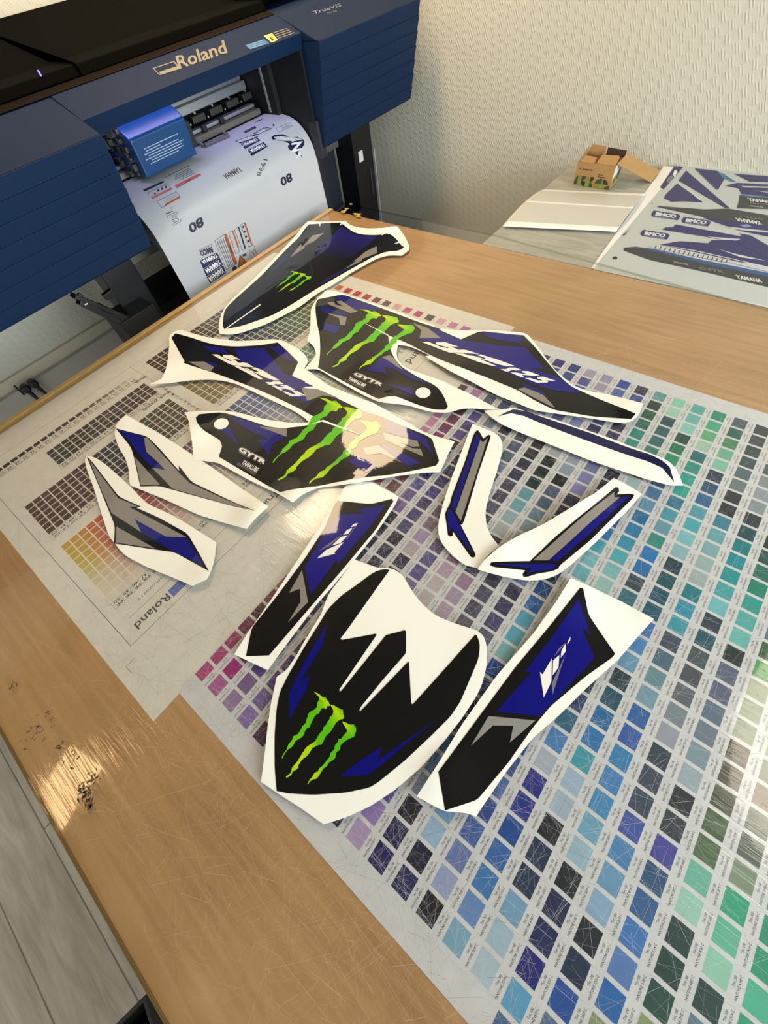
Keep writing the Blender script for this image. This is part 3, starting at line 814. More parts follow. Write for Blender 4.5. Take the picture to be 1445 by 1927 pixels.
# 1 ---- rear fender decal, far left
A1 = lambda p: cp(400, 400, 3.6125, p)
def fade_top(x, y):
    a = at(*A1([(800, 330)])[0]); b = at(*A1([(930, 170)])[0])
    d = (b - a).xy; t = ((Vector((x, y)) - a.xy).dot(d)) / d.length_squared
    t = max(0, min(1, t)); A_, B_ = hx(BLACK), hx('#221d62')
    return tuple(A_[k] * (1 - t) + B_[k] * t for k in range(4))
decal_sheet('long black fender decal with a blue fading top and small green claws, nearest the printer', A1([(560, 430)])[0],
  A1([(650,58),(905,58),(935,85),(985,100),(1060,108),(1150,105),(1255,92),(1300,150),(1338,225),(1335,255),(1285,293),(1190,290),(1110,315),(940,410),(820,490),(710,550),(600,635),(500,690),(350,765),(170,825),(90,830),(45,820),(40,770),(55,700),(80,650),(130,590),(250,480),(420,310),(560,160),(600,110),(625,78)]),
  [A1([(655,80),(725,75),(800,68),(870,68),(905,95),(960,135),(1020,150),(1090,153),(1150,150),(1185,140),(1215,150),(1250,180),(1275,215),(1302,235),(1270,258),(1180,265),(1100,295),(920,395),(720,510),(520,635),(400,700),(200,770),(80,793),(68,770),(75,690),(90,650),(150,590),(330,430),(500,250),(590,165),(625,110)])],
  [(A1([(757,138),(680,155),(608,232),(600,213),(527,305),(622,243),(628,225),(690,195)]), GREY),
   (A1([(1115,228),(1040,265),(955,335),(980,328),(868,402),(1020,325),(1010,318),(1118,275)]), GREY),
   (A1([(533,268),(500,318),(400,403),(420,375),(470,320)]), '#211c60'),
   (A1([(980,345),(870,410),(720,500),(760,458),(860,402)]), '#211c60')],
  ZT + 0.0004, [(730, 430, 0.05, 0.006), (*A1([(1255, 92)])[0], 0.04, 0.010), (*A1([(600, 90)])[0], 0.05, 0.006)],
  claws=A1([(530,398),(447,537),(672,437)]),
  lines=[A1([(84,790),(322,622),(328,627),(92,792)]), A1([(724,74),(732,74),(732,92),(727,92)]), A1([(878,68),(884,72),(868,88),(864,84)]), A1([(1163,142),(1169,145),(1152,155),(1148,150)]), A1([(1266,200),(1268,206),(1240,213),(1238,208)])],
  gradient=[(A1([(872,92),(905,108),(960,145),(1030,156),(1125,153),(1050,225),(960,290),(870,330),(690,262),(790,180)]), fade_top)])

# 2 ---- left shroud (number and claws) with the cowl beneath, one liner
Dp = lambda p: cp(280, 600, 4.25, p)
Ep = lambda p: cp(340, 720, 2.726, p)
Fp = lambda p: cp(700, 740, 9.03, p)
Gp = lambda p: cp(500, 730, 5.558, p)
Hp = lambda p: cp(390, 650, 7.225, p)
bl3 = [(375, 330, 0.09, 0.0), (*Dp([(1180, 240)])[0], 0.05, 0.004), (*Dp([(140, 400)])[0], 0.06, 0.008), (*Ep([(60, 260)])[0], 0.05, 0.008), (*Ep([(1400, 303)])[0], 0.03, 0.005), (*Ep([(575, 610)])[0], 0.05, 0.010), (*Ep([(900, 515)])[0], 0.06, 0.008)]
def lettersL(mk, z, zf):
    for p in ([(62,122),(138,122),(290,205),(325,212),(335,205),(208,158),(215,130),(330,130),(445,192),(370,188),(352,185),(440,242),(470,232),(540,240),(635,298),(500,290),(430,275),(340,268),(275,240)],
              [(355,276),(430,280),(560,342),(600,348),(770,462),(715,462),(600,405)],
              [(590,308),(650,298),(740,332),(980,472),(905,474),(770,428),(690,388),(600,350),(540,325),(480,300),(560,318),(625,352),(700,366),(680,345)],
              [(790,498),(870,500),(900,488),(915,486),(985,490),(1040,526),(950,528),(930,522),(895,537),(835,533)],
              [(875,548),(925,545),(960,562),(1030,568),(1055,562),(990,548),(1000,538),(1080,540),(1195,605),(1150,612),(1045,585),(990,583),(1030,605),(995,612)],
              [(1020,628),(1060,625),(1150,660),(1205,660),(1160,632),(1150,615),(1220,620),(1340,680),(1300,678),(1240,660),(1290,685),(1260,692),(1140,692)]):
        slab(mk('number_lettering'), Hp(p), z, WHITE, zf)
    q = lambda p: cp(420, 820, 12.04, p)
    F = lambda pts, dz: quadmap(*q(pts), lambda u, v: lift(u, v, z + dz, zf))
    put_text(mk('brand_lettering'), 'GYTR', F([(322, 345), (950, 680), (385, 238)], 0), '#77736f', 0.10)
    put_text(mk('brand_lettering'), 'GYTR', F([(338, 325), (935, 650), (395, 252)], 0.00008), '#e6e4de', 0.035)
    put_text(mk('oil_lettering'), 'YAMALUBE', F([(402, 632), (755, 830), (468, 542)], 0), '#dedcd6', 0.03)
    for k in range(3):
        a = 18 * k
        slab(mk('stripe_bars'), q([(303 + a * .9, 648 - a), (312 + a * .9, 638 - a), (722 + a * .9, 888 - a), (712 + a * .9, 898 - a)]), z, '#6a6763', zf)
decal_sheet('left shroud decal whose green claws catch a pale reflection, just above the blue fork guard',
  Ep([(600, 300)])[0],
  Dp([(262,88),(330,110),(480,150),(700,178),(900,170),(1000,160),(1080,175),(1180,230),(1250,285),(1275,340),(1245,395)]) + Ep([(760,15),(870,60),(1000,110),(1120,180),(1250,255),(1405,303),(1370,370),(1330,460),(1240,462),(1100,480),(900,515),(700,540),(620,575),(575,615),(500,570),(350,500),(190,410),(100,400),(65,400),(58,300),(40,190),(18,152)])
    + Dp([(420,735),(600,735),(700,745),(870,790),(1000,815),(1160,835),(1280,828),(1250,795),(1150,730),(1000,660),(850,590),(700,520),(600,495),(500,485),(350,490),(150,515),(0,525),(100,480),(140,400),(155,300),(165,200),(160,150),(180,115),(220,92)]),
  [Dp([(215,115),(340,150),(460,190),(560,212),(700,222),(900,210),(1030,188),(1195,345),(1145,455),(1250,500)]) + Ep([(620,22),(780,70),(950,150),(1020,170),(1110,210),(1260,270),(1290,290),(1325,400),(1310,425),(1200,450),(1050,475),(800,510),(510,562),(195,380),(205,350),(212,325),(200,295),(160,270),(110,240),(80,200),(78,178),(95,162),(210,152),(280,170),(400,210),(450,226),(520,234),(600,226),(700,211),(720,196)])
     + Dp([(1200,715),(1000,620),(850,555),(600,460),(490,420),(275,350),(285,338),(180,150)])],
  [(Dp([(432,215),(590,230),(640,280),(490,262)]), BLUE),
   (Hp([(370,45),(770,32),(1050,385),(1145,415),(1445,555),(1250,570),(1360,750),(1400,800),(1150,700),(1000,625),(900,560),(750,490),(800,470),(640,300),(430,205)]), BLUE),
   (Hp([(850,20),(1000,8),(1190,215),(1110,212),(960,120)]), BLUE),
   (Dp([(315,342),(440,340),(520,385),(490,425)]), GREY),
   (Dp([(440,340),(500,345),(560,382),(525,385)]), BLUE),
   (Gp([(370,0),(540,10),(760,105),(600,78),(435,135)]), GREY),
   (Ep([(240,168),(400,215),(545,272),(468,318),(452,375),(395,292),(455,292),(330,235)]), BLUE),
   (Ep([(400,225),(545,235),(543,278),(470,250)]), GREY),
   (Ep([(200,237),(255,235),(297,318)]), BLUE),
   (Fp([(235,450),(435,520),(900,750),(1045,1050),(830,830),(770,800),(400,715),(240,650)]), BLUE),
   (Fp([(190,670),(400,725),(770,805),(805,900),(690,910),(480,835),(680,935),(830,945),(870,1075),(350,850),(220,790)]), GREY),
   (Fp([(120,850),(260,890),(840,1185),(610,1240),(200,960)]), BLUE),
   (Fp([(-160,930),(110,885),(200,955),(520,1185),(150,1020),(-100,1050)]), GREY),
   (Gp([(850,765),(980,690),(1160,830),(1050,885)]), BLUE),
   (Ep(ellipse(208, 211, 38, 27, -0.25)), LINER)],
  ZT + 0.0010, bl3, claws=Gp([(555,100),(125,965),(1200,385)]), letters=lettersL,
  lines=[Gp([(470,380),(600,333),(760,395),(1000,490),(985,490),(590,352)])])

# 3 ---- right shroud
Bp = lambda p: cp(560, 530, 4.817, p)
Cp = lambda p: cp(800, 590, 2.89, p)
Rp = lambda p: cp(780, 620, 5.161, p)
bl2 = [(*Bp([(90, 540)])[0], 0.05, 0.006), (*Bp([(850, 1090)])[0], 0.04, 0.010), (*Cp([(180, 300)])[0], 0.05, 0.006), (*Cp([(1180, 500)])[0], 0.06, 0.010), (*Bp([(170, 130)])[0], 0.05, 0.006), (*Cp([(620, 190)])[0], 0.05, 0.004)]
def lettersR(mk, z, zf):
    for p in ([(72,122),(135,120),(250,168),(325,182),(330,176),(202,142),(210,124),(300,124),(430,168),(370,166),(350,164),(430,198),(480,195),(520,205),(625,237),(520,232),(430,225),(340,225),(200,172)],
              [(385,230),(470,234),(590,268),(800,355),(750,352),(600,308)],
              [(590,244),(640,242),(800,290),(980,357),(890,357),(780,328),(700,300),(590,270),(530,250),(600,262),(660,282),(700,286),(670,268)],
              [(835,385),(890,384),(915,370),(980,370),(1045,395),(985,398),(950,392),(910,408),(880,406)],
              [(930,418),(980,416),(1060,432),(1085,428),(1035,412),(1050,403),(1105,405),(1215,445),(1160,452),(1060,440),(1040,445),(1065,458),(1035,462)],
              [(1070,472),(1120,470),(1200,495),(1250,495),(1190,475),(1190,460),(1250,458),(1375,500),(1335,500),(1260,488),(1300,500),(1290,515),(1190,517)]):
        slab(mk('number_lettering'), Rp(p), z, WHITE, zf)
    q = lambda p: cp(640, 680, 12.04, p)
    F = lambda pts, dz: quadmap(*q(pts), lambda u, v: lift(u, v, z + dz, zf))
    put_text(mk('brand_lettering'), 'GYTR', F([(268, 302), (950, 590), (345, 232)], 0), '#77736f', 0.10)
    put_text(mk('brand_lettering'), 'GYTR', F([(292, 290), (930, 562), (355, 248)], 0.00008), '#e6e4de', 0.035)
    put_text(mk('oil_lettering'), 'YAMALUBE', F([(168, 405), (545, 585), (222, 343)], 0), '#dedcd6', 0.03)
    slab(mk('stripe_bars'), q([(112, 398), (545, 602), (512, 636), (80, 430)]), z, '#4f4b48', zf)
decal_sheet('right shroud decal with green claws, its blue wing towards the wall and side table',
  Bp([(700, 600)])[0],
  Bp([(265,75),(340,85),(640,180),(900,270),(1100,350),(1220,385)]) + Cp([(60,78),(180,92),(390,92),(530,103),(560,115),(620,190),(700,300),(800,390),(880,420),(1000,440),(1183,490),(1165,550),(1120,590),(1050,595),(900,570),(600,528),(380,440),(260,375),(130,310),(0,232)])
    + Bp([(1200,668),(1100,622),(1010,585),(910,572),(895,640),(900,690),(930,740),(1000,790),(1200,860),(1445,950)]) + Cp([(100,372),(250,440),(350,495),(400,520),(330,522),(260,515),(200,517),(120,540),(60,537)]) + Bp([(1200,1180),(1000,1120),(850,1105),(735,1090),(600,1030),(400,920),(185,790),(60,797),(165,670),(160,610),(120,560),(85,530),(110,460),(118,330),(120,240),(175,155)]),
  [Bp([(185,160),(390,118),(440,125),(760,240),(1110,370),(1300,430)]) + Cp([(75,88),(195,140),(300,95),(535,118),(640,235),(740,350),(800,400),(1145,545),(1120,573),(900,558),(700,523),(600,475),(500,415),(330,345),(150,277),(0,212)]) + Bp([(1000,560),(820,485),(828,560),(850,640),(880,700),(950,780),(1100,870),(1230,930),(1290,980),(1330,1050),(1362,1130),(1340,1160),(1240,1160),(1100,1120),(1000,1080),(900,1040),(830,1035),(735,1062),(600,1000),(185,780),(200,700),(205,600),(200,480),(175,380),(160,250),(165,190)])],
  [(Bp([(320,150),(395,120),(755,240),(700,265),(570,245),(548,270),(400,170)]), BLUE),
   (Bp([(268,192),(325,180),(348,210),(430,228),(372,200),(352,178),(395,172),(545,270),(480,285),(290,210)]), GREY),
   (Bp([(212,215),(445,290),(450,312),(380,300),(215,270)]), BLUE),
   (Bp([(258,283),(445,320),(430,395),(385,390),(375,330)]), GREY),
   (Bp([(240,375),(405,408),(345,470),(232,435)]), BLUE),
   (Bp([(1180,425),(1300,440)]) + Cp([(75,95),(200,143),(400,172),(540,182),(648,300),(560,296),(720,345),(850,432),(700,418),(590,385),(440,318),(250,235),(60,160)]) + Bp([(1040,505),(1300,512)]), BLUE),
   (Cp([(300,98),(530,118),(520,160),(420,150),(345,130)]), BLUE),
   (Bp([(1040,372),(1180,420),(1300,512),(1105,510),(1120,440)]), GREY),
   (Cp([(500,410),(540,402),(640,440),(705,510),(690,508)]), GREY),
   (Cp([(525,375),(640,425),(655,448),(540,400)]), BLUE),
   (Bp([(610,800),(700,760),(740,690),(840,715),(930,790),(1215,945),(1000,870),(900,800),(785,770),(805,835)]), BLUE),
   (Bp([(760,685),(835,665),(880,700),(955,800),(900,770),(830,720)]), GREY),
   (Bp([(815,940),(1030,960),(1058,1040)]), BLUE),
   (Bp(ellipse(1137, 1007, 68, 48, 0)), LINER)],
  ZT + 0.0040, bl2, claws=Bp([(570,250),(315,775),(1062,410)]), letters=lettersR,
  lines=[Bp([(612,376),(824,482),(818,490),(614,380)])])

# 4, 5 ---- the two airbox darts at the left
Qp = lambda p: cp(150, 770, 4.014, p)
decal_sheet('grey and blue pointed decal with its blue end uppermost, second from the left', Qp([(700, 500)])[0],
  Qp([(350,42),(600,180),(880,362),(1000,440),(1425,735),(1330,820),(1260,905),(900,800),(640,680),(380,575),(372,520),(375,480),(350,380),(300,300),(268,220),(262,160),(290,90)]),
  [Qp([(272,145),(510,205),(600,295),(750,465),(748,425),(845,550),(1320,765),(1000,690),(600,580),(458,583),(405,345),(385,285)])],
  [(Qp([(290,155),(480,205),(495,320),(600,420),(642,460),(540,435),(450,340),(395,270)]), BLUE),
   (Qp([(485,212),(515,220),(750,480),(830,558),(1290,755),(700,600),(545,440),(645,460),(600,410),(500,320)]), GREY),
   (Qp([(415,360),(605,570),(462,575)]), GREY)], ZT + 0.0004, [(*Qp([(1330, 820)])[0], 0.05, 0.012), (*Qp([(350, 60)])[0], 0.04, 0.004)], group=None)
decal_sheet('grey and blue pointed decal farthest left, its blue end pointing down right', Qp([(500, 850)])[0],
  Qp([(50,350),(120,365),(200,420),(400,600),(500,710),(700,800),(850,890),(1030,1005),(1020,1120),(995,1215),(960,1285),(850,1335),(700,1270),(500,1190),(350,1110),(300,1060),(220,960),(180,840),(100,580),(50,450),(38,380)]),
  [Qp([(52,358),(85,385),(295,660),(462,735),(430,745),(600,820),(815,940),(975,1222),(715,1080),(258,1015),(265,880),(225,780),(120,520)])],
  [(Qp([(70,378),(290,672),(440,735),(372,738),(805,965),(650,965),(415,830),(465,930),(240,785),(150,580)]), GREY),
   (Qp([(418,832),(650,962),(812,972),(930,1180),(690,1065),(465,930)]), BLUE),
   (Qp([(275,885),(570,1052),(272,1008)]), GREY)], ZT + 0.0004, [(*Qp([(960, 1285)])[0], 0.05, 0.006), (*Qp([(300, 1060)])[0], 0.04, 0.003)])

# 6 ---- fork guard, left of the front plate
Sp = lambda p: cp(420, 890, 4.014, p)
decal_sheet('black and blue fork guard decal left of the front number plate', Sp([(650, 800)])[0],
  Sp([(920,100),(1000,75),(1120,65),(1200,110),(1290,160),(1325,180),(1300,240),(1150,460),(850,830),(700,1000),(540,1210),(335,1490),(82,1370),(190,1200),(380,930),(600,600),(740,390),(840,230)]),
  [Sp([(865,210),(1115,235),(1275,195),(1285,215),(1150,430),(900,730),(345,1378),(172,1383),(215,1170),(420,910),(620,640),(770,410),(840,240)])],
  [(Sp([(875,315),(1075,305),(1015,278),(1225,240),(1130,380),(870,685),(855,655),(660,922),(615,710),(740,500)]), '#101076'),
   (Sp([(595,733),(640,975),(487,1132),(585,970),(578,875),(498,905)]), GREY),
   (Sp([(720,590),(900,460),(805,550)]), '#6d6a66'),
   (Sp([(930,497),(1010,385),(1014,388),(935,500)]), '#6d6a66')], ZT + 0.0005, [(*Sp([(1000, 80)])[0], 0.03, 0.004), (*Sp([(82, 1370)])[0], 0.04, 0.004)],
  letters=lambda mk, z, zf: [slab(mk('slash_emblem'), Sp(p), z, WHITE, zf) for p in ([(708,645),(780,580),(912,522),(840,600),(845,610)], [(820,548),(885,485),(942,470),(885,530)], [(905,468),(935,430),(977,415),(945,460)], [(963,410),(985,385),(1018,378),(1000,400)])])

# 7 ---- front number plate
Ip = lambda p: cp(480, 1040, 3.211, p)
decal_sheet('large black front number plate decal with two white slits and green claws', Ip([(620, 900)])[0],
  Ip([(600,42),(680,70),(740,92),(800,90),(850,105),(895,140),(930,200),(960,250),(1020,320),(1090,380),(1200,425),(1340,470),(1380,500),(1400,560),(1400,680),(1370,800),(1330,880),(1250,1000),(1150,1130),(1000,1300),(850,1430),(700,1530),(550,1600),(415,1642),(270,1540),(130,1450),(35,1385),(60,1200),(90,940),(130,750),(190,710),(250,620),(350,450),(400,370),(420,310),(450,240),(520,150)]),
  [Ip([(812,105),(790,98),(740,108),(700,130),(620,190),(520,260),(440,340),(380,440),(280,600),(200,740),(150,840),(130,940),(118,1100),(118,1300),(130,1440),(200,1455),(350,1463),(550,1450),(690,1420),(740,1390),(900,1260),(1060,1110),(1180,990),(1240,900),(1300,760),(1350,640),(1358,570),(1355,540),(1340,500),(1330,495),(957,912),(948,915),(943,905),(930,665),(925,658),(642,952),(634,958),(630,950),(640,930),(770,770),(905,615),(912,600),(912,480),(905,468),(790,498),(520,836),(512,840),(508,828),(735,495),(725,490),(525,527),(515,520),(560,460),(730,220)])],
  [(Ip([(437,430),(400,570),(270,780),(332,742),(310,820),(207,1010),(205,850),(250,750)]), '#0c0f70'),
   (Ip([(1095,1005),(740,1255),(765,1172),(640,1250),(512,1352),(680,1345),(740,1300)]), '#0c0f70')],
  ZT + 0.0004, [(*Ip([(60, 1100)])[0], 0.05, 0.005), (*Ip([(300, 560)])[0], 0.04, 0.005), (*Ip([(1400, 600)])[0], 0.05, 0.003)],
  claws=[(500 + x / 7.225, 1280 + y / 7.225) for x, y in (K0, K1, K2)])

# 8 ---- fork guard, right of the front plate
Jp = lambda p: cp(770, 1070, 3.01, p)
decal_sheet('black and blue fork guard decal right of the front number plate', Jp([(650, 800)])[0],
  Jp([(915,52),(1000,90),(1200,185),(1385,285),(1300,380),(1180,520),(1000,680),(850,830),(700,960),(550,1150),(400,1370),(380,1405),(330,1385),(200,1375),(130,1340),(42,1290),(160,1110),(300,880),(500,600),(700,370),(830,190)]),
  [Jp([(968,108),(985,112),(1015,260),(1165,480),(1155,500),(1000,610),(800,780),(700,900),(560,1100),(385,1310),(203,1370),(165,1150),(350,900),(600,560),(800,320)])],
  [(Jp([(960,170),(1025,375),(975,325),(1050,505),(740,835),(490,810),(690,590),(655,582),(800,400)]), '#0c0f74'),
   (Jp([(450,835),(715,860),(570,985),(590,890),(475,888),(350,1003)]), '#8a8885'),
   (Jp([(885,485),(850,590),(812,715),(808,650),(850,560)]), '#74726f'),
   (Jp([(820,498),(850,450),(890,415),(862,452)]), '#74726f')],
  ZT + 0.0005, [(*Jp([(830, 190)])[0], 0.05, 0.008), (*Jp([(150, 1160)])[0], 0.05, 0.008), (*Jp([(1380, 285)])[0], 0.03, 0.003)],
  letters=lambda mk, z, zf: [slab(mk('slash_emblem'), Jp(p), z, WHITE, zf) for p in ([(740,585),(755,600),(808,508),(805,640),(762,730)], [(815,520),(850,490),(845,560),(812,605)], [(862,465),(885,425),(885,470),(858,505)], [(900,410),(913,385),(912,405),(895,432)])])

# 9, 10 ---- the two frame strips
Kp = lambda p: cp(700, 760, 4.014, p)
decal_sheet('upright blue and grey striped decal with a notched top, left of its mirrored twin', Kp([(720, 700)])[0],
  Kp([(760,150),(900,205),(960,240),(985,290),(985,360),(940,520),(880,700),(855,820),(865,920),(900,1000),(960,1075),(880,1140),(800,1240),(700,1220),(600,1140),(530,1060),(500,990),(500,900),(540,740),(600,560),(680,350),(730,220)]),
  [Kp([(795,197),(812,210),(840,262),(880,233),(897,240),(893,260),(800,530),(690,900),(672,915),(665,905),(780,1130),(782,1150),(765,1162),(745,1155),(612,965),(610,995),(590,1003),(572,990),(570,960),(552,840),(555,820),(575,775),(585,765),(600,700),(700,440),(770,220)])],
  [(Kp([(790,220),(818,265),(735,480),(625,805),(598,765),(700,480)]), BLUE), (Kp([(818,270),(835,290),(875,255),(790,520),(670,885),(630,815),(740,500)]), GREY),
   (Kp([(578,795),(590,790),(640,870),(765,1140),(600,930),(588,975),(572,900),(568,830)]), BLUE)],
  ZT + 0.0005, [(*Kp([(880, 960)])[0], 0.04, 0.004), (*Kp([(500, 900)])[0], 0.04, 0.003)])
Lp = lambda p: cp(800, 760, 2.89, p)
decal_sheet('slanting blue and grey striped decal with a notched top, right of its mirrored twin', Lp([(700, 750)])[0],
  Lp([(1025,403),(1100,440),(1180,490),(1100,580),(940,740),(800,870),(720,930),(650,955),(560,962),(450,945),(350,920),(283,900),(320,850),(400,780),(500,720),(650,650),(800,560),(930,480)]),
  [Lp([(1035,453),(1052,456),(1055,475),(1042,492),(1120,488),(1137,495),(1130,512),(900,740),(730,880),(725,895),(690,910),(600,925),(560,940),(535,940),(530,925),(545,905),(370,887),(352,875),(360,862),(570,855),(700,730),(900,565)])],
  [(Lp([(1028,478),(1030,508),(1058,508),(870,670),(672,850),(588,850),(750,705)]), GREY), (Lp([(1062,510),(1115,500),(890,710),(720,855),(677,852),(873,670)]), BLUE),
   (Lp([(370,872),(700,868),(715,878),(690,900),(585,915),(545,932),(580,895)]), BLUE)],
  ZT + 0.0015, [(*Lp([(800, 560)])[0], 0.06, 0.012), (*Lp([(400, 780)])[0], 0.05, 0.010), (*Lp([(283, 900)])[0], 0.03, 0.002)])

# 11 ---- long thin strip on the right
bs = [(*Cp([(420, 560)])[0], 0.05, 0.008), (*Cp([(1300, 790)])[0], 0.05, 0.006)]
zf11 = relief(bs)
c = lift(*Cp([(900, 720)])[0], ZT + 0.0005, zf11)
t = empty('decal_sheet', (c.x, c.y, ZT + 0.0005), 'long narrow white strip with one dark navy line bent at both ends', 'decal')
mb = MB(); slab(mb, smooth_px(Cp([(320,528),(430,520),(480,512),(530,525),(700,575),(1000,675),(1200,750),(1300,790),(1340,815),(1380,870),(1402,935),(1330,935),(1200,900),(900,800),(600,680),(420,605),(380,580),(330,540)]), 2), ZT + 0.0009, LINER, zf11, 0.0004)
mb.build('backing_paper', paper_m, t, attr=True)
mb = MB(); slab(mb, Cp([(395,560),(480,520),(550,530),(900,650),(1220,765),(1290,800),(1330,835),(1355,917),(1290,840),(1200,800),(850,680),(540,558),(470,542)]), ZT + 0.0012, '#1c1b45', zf11, 0.0003)
mb.build('decal', decal_m, t, attr=True)

# ================================================================ THE WIDE-FORMAT PRINTER
BLU = '#1d3c66'
pb = mat('printer_blue', '#0f2644', 0.55, spec=0.15, noise=(400, 0.04), bump=(900, 0.00004))
pb2 = mat('printer_blue_upper', '#142440', 0.6, spec=0.12, noise=(400, 0.04), bump=(900, 0.00004))
lid_m = mat('printer_lid_black', '#090806', 0.85, spec=0.02, bump=(900, 0.00004))
cav = mat('cavity_black', '#0a0a0c', 0.6)
alu = mat('brushed_aluminium', '#a8adb2', 0.35, 0.8)
steel = mat('dark_steel', '#4b4945', 0.4, 0.7)
pr = empty('wide_format_printer', (-2.1, 0.9, 0), 'blue and black wide-format inkjet printer on a black stand, feeding out a printed roll', 'printer')
Y0, Y1, Y2, Y3 = -1.05, 0.605, 1.479, 2.085
def layered(prof_top, prof_bot, n):
    """front face broken into n lapped facets"""
    out = []
    for k in range(n):
        a = k / n; b = (k + 1) / n
        xa = prof_top[0] + (prof_bot[0] - prof_top[0]) * a; za = prof_top[1] + (prof_bot[1] - prof_top[1]) * a
        xb = prof_top[0] + (prof_bot[0] - prof_top[0]) * b; zb = prof_top[1] + (prof_bot[1] - prof_top[1]) * b
        out += [(xa + (0.0035 if k else 0), za), (xb - 0.0005, zb + 0.0005)]
    return out
for nm, ya, yb in (('left_end_cover', Y0, Y1), ('right_end_cover', Y2, Y3)):
    mb = MB(); mb.prism(layered((-1.672, 1.356), (-1.742, 1.068), 7) + [(-1.760, 1.060), (-2.40, 1.060), (-2.40, 1.3555), (-1.680, 1.3555)], ya, yb)
    c_ = mb.build(nm, pb, pr, bevel=0.002)
    mb = MB(); mb.prism([(-1.675, 1.3560), (-1.858, 1.418), (-2.40, 1.448), (-2.40, 1.3560)], ya, yb)
    mb.build('upper_panel', pb2, c_, bevel=0.003)
# inner flank of the right cover, dark bay with a thin light edge
MB().box(-2.38, -1.945, Y2 - 0.030, Y2 - 0.001, 1.062, 1.352).build('bay_wall', cav, pr)
MB().box(-1.944, -1.768, Y2 - 0.010, Y2 - 0.001, 1.062, 1.352).build('bay_wall', cav, pr)
MB().box(-1.995, -1.985, Y2 - 0.0325, Y2 - 0.0300, 1.17, 1.345).build('bay_edge', mat('thin_light_edge', '#8b8a83', 0.5), pr)
MB().box(-2.38, -1.86, Y1 + 0.001, Y1 + 0.020, 1.062, 1.352).build('bay_wall', cav, pr)
MB().box(-1.80, -1.750, Y2 - 0.013, Y2 + 0.020, 1.030, 1.150).build('media_guide', mat('charcoal_plastic', '#20242b', 0.4), pr, bevel=0.006)
# front hood
mb = MB(); mb.prism([(-1.749, 1.377), (-1.860, 1.4195), (-2.40, 1.4475), (-2.40, 1.425), (-1.90, 1.385), (-1.775, 1.340), (-1.762, 1.340)], Y1 + 0.002, Y2 - 0.002)
hood = mb.build('front_hood', pb2, pr, bevel=0.002)
mb = MB(); mb.prism([(-1.7485, 1.3768), (-1.7620, 1.3385), (-1.775, 1.3385), (-1.7630, 1.3768)], Y1 + 0.0025, Y2 - 0.0025)
mb.build('hood_lip', pb, hood)
# lettering and sticker on the hood face (plane through crease and upper edge)
def on_hood(u, v):
    # intersect with the plane through (x, z) = (-1.749, 1.377) and (-1.860, 1.4195)
    d = ray(u, v); nx, nz = 0.0425, 0.111
    k = ((-1.749 - CAM.x) * nx + (1.377 - CAM.z) * nz) / (d.x * nx + d.z * nz)
    return CAM + d * k + Vector((nx, 0, nz)).normalized() * 0.0009
gold = mat('printed_gold', '#857c6a', 0.5); 
mb = MB()
put_text(mb, 'Roland', quadmap((337, 130), (428, 99), (330, 107), on_hood), '#9c8d70', 0.02)
Z_ = lambda *p: [on_hood(*q) for q in p]
mb.add(Z_((302, 142), (339, 130), (337, 124), (300, 136)), [(0, 1, 2, 3)], '#9c8d70')
for a in (((287, 129), (326, 116), (326.5, 117.5), (288, 130.5)), ((287, 129), (289, 129), (302, 142), (300, 142)), ((325, 116), (328, 116), (337, 126), (335, 127))):
    mb.add(Z_(*a), [(0, 1, 2, 3)], '#9c8d70')
mb.build('maker_lettering', gold, hood)
mb = MB()
mb.add(Z_((496, 68), (512, 63), (523, 76), (511, 81)), [(0, 1, 2, 3)], '#d3bd6a')
mb.add(Z_((506, 70), (511, 70), (516, 75), (513, 78), (509, 74)), [(0, 1, 2, 3, 4)], '#2a2418')
mb.add(Z_((461, 86), (497, 74), (507, 82), (471, 94)), [(0, 1, 2, 3)], '#2c5f92')
for k in range(4):
    a = 0.9 * k
    mb.add(Z_((514 + 2.6 * k, 62 + 3.6 * k), (540 + 4.6 * k, 53.5 + 2.6 * k), (540.6 + 4.6 * k, 54.6 + 2.6 * k), (514.6 + 2.6 * k, 63.2 + 3.6 * k)), [(0, 1, 2, 3)], '#8a7f70')
for k in range(3):
    mb.add([p + Vector((0.0001, 0, 0.0002)) for p in Z_((464 + 3 * k, 86.5 + 2.6 * k), (494 + 3.5 * k, 76.5 + 2.6 * k), (494.5 + 3.5 * k, 77.3 + 2.6 * k), (464.5 + 3 * k, 87.3 + 2.6 * k))], [(0, 1, 2, 3)], '#7fa8c8')
mb.build('warning_sticker', mat('sticker_print', attr=True, rough=0.4), hood, attr=True)
def on_cover(u, v):
    d = ray(u, v); nx, nz = 0.062, 0.183
    k = ((-1.675 - CAM.x) * nx + (1.3565 - CAM.z) * nz) / (d.x * nx + d.z * nz)
    return CAM + d * k + Vector((nx, 0, nz)).normalized() * 0.0009
mb = MB(); put_text(mb, 'TrueVIS', quadmap((591, 27.5), (643, 12), (588, 22), on_cover), '#7c8088', 0.01)
put_text(mb, 'MG-300', quadmap((616, 27), (634, 22), (615.5, 24.5), on_cover), '#60646c', 0.0)
mb.build('series_lettering', mat('printed_grey', '#7c8088', 0.4), pr)
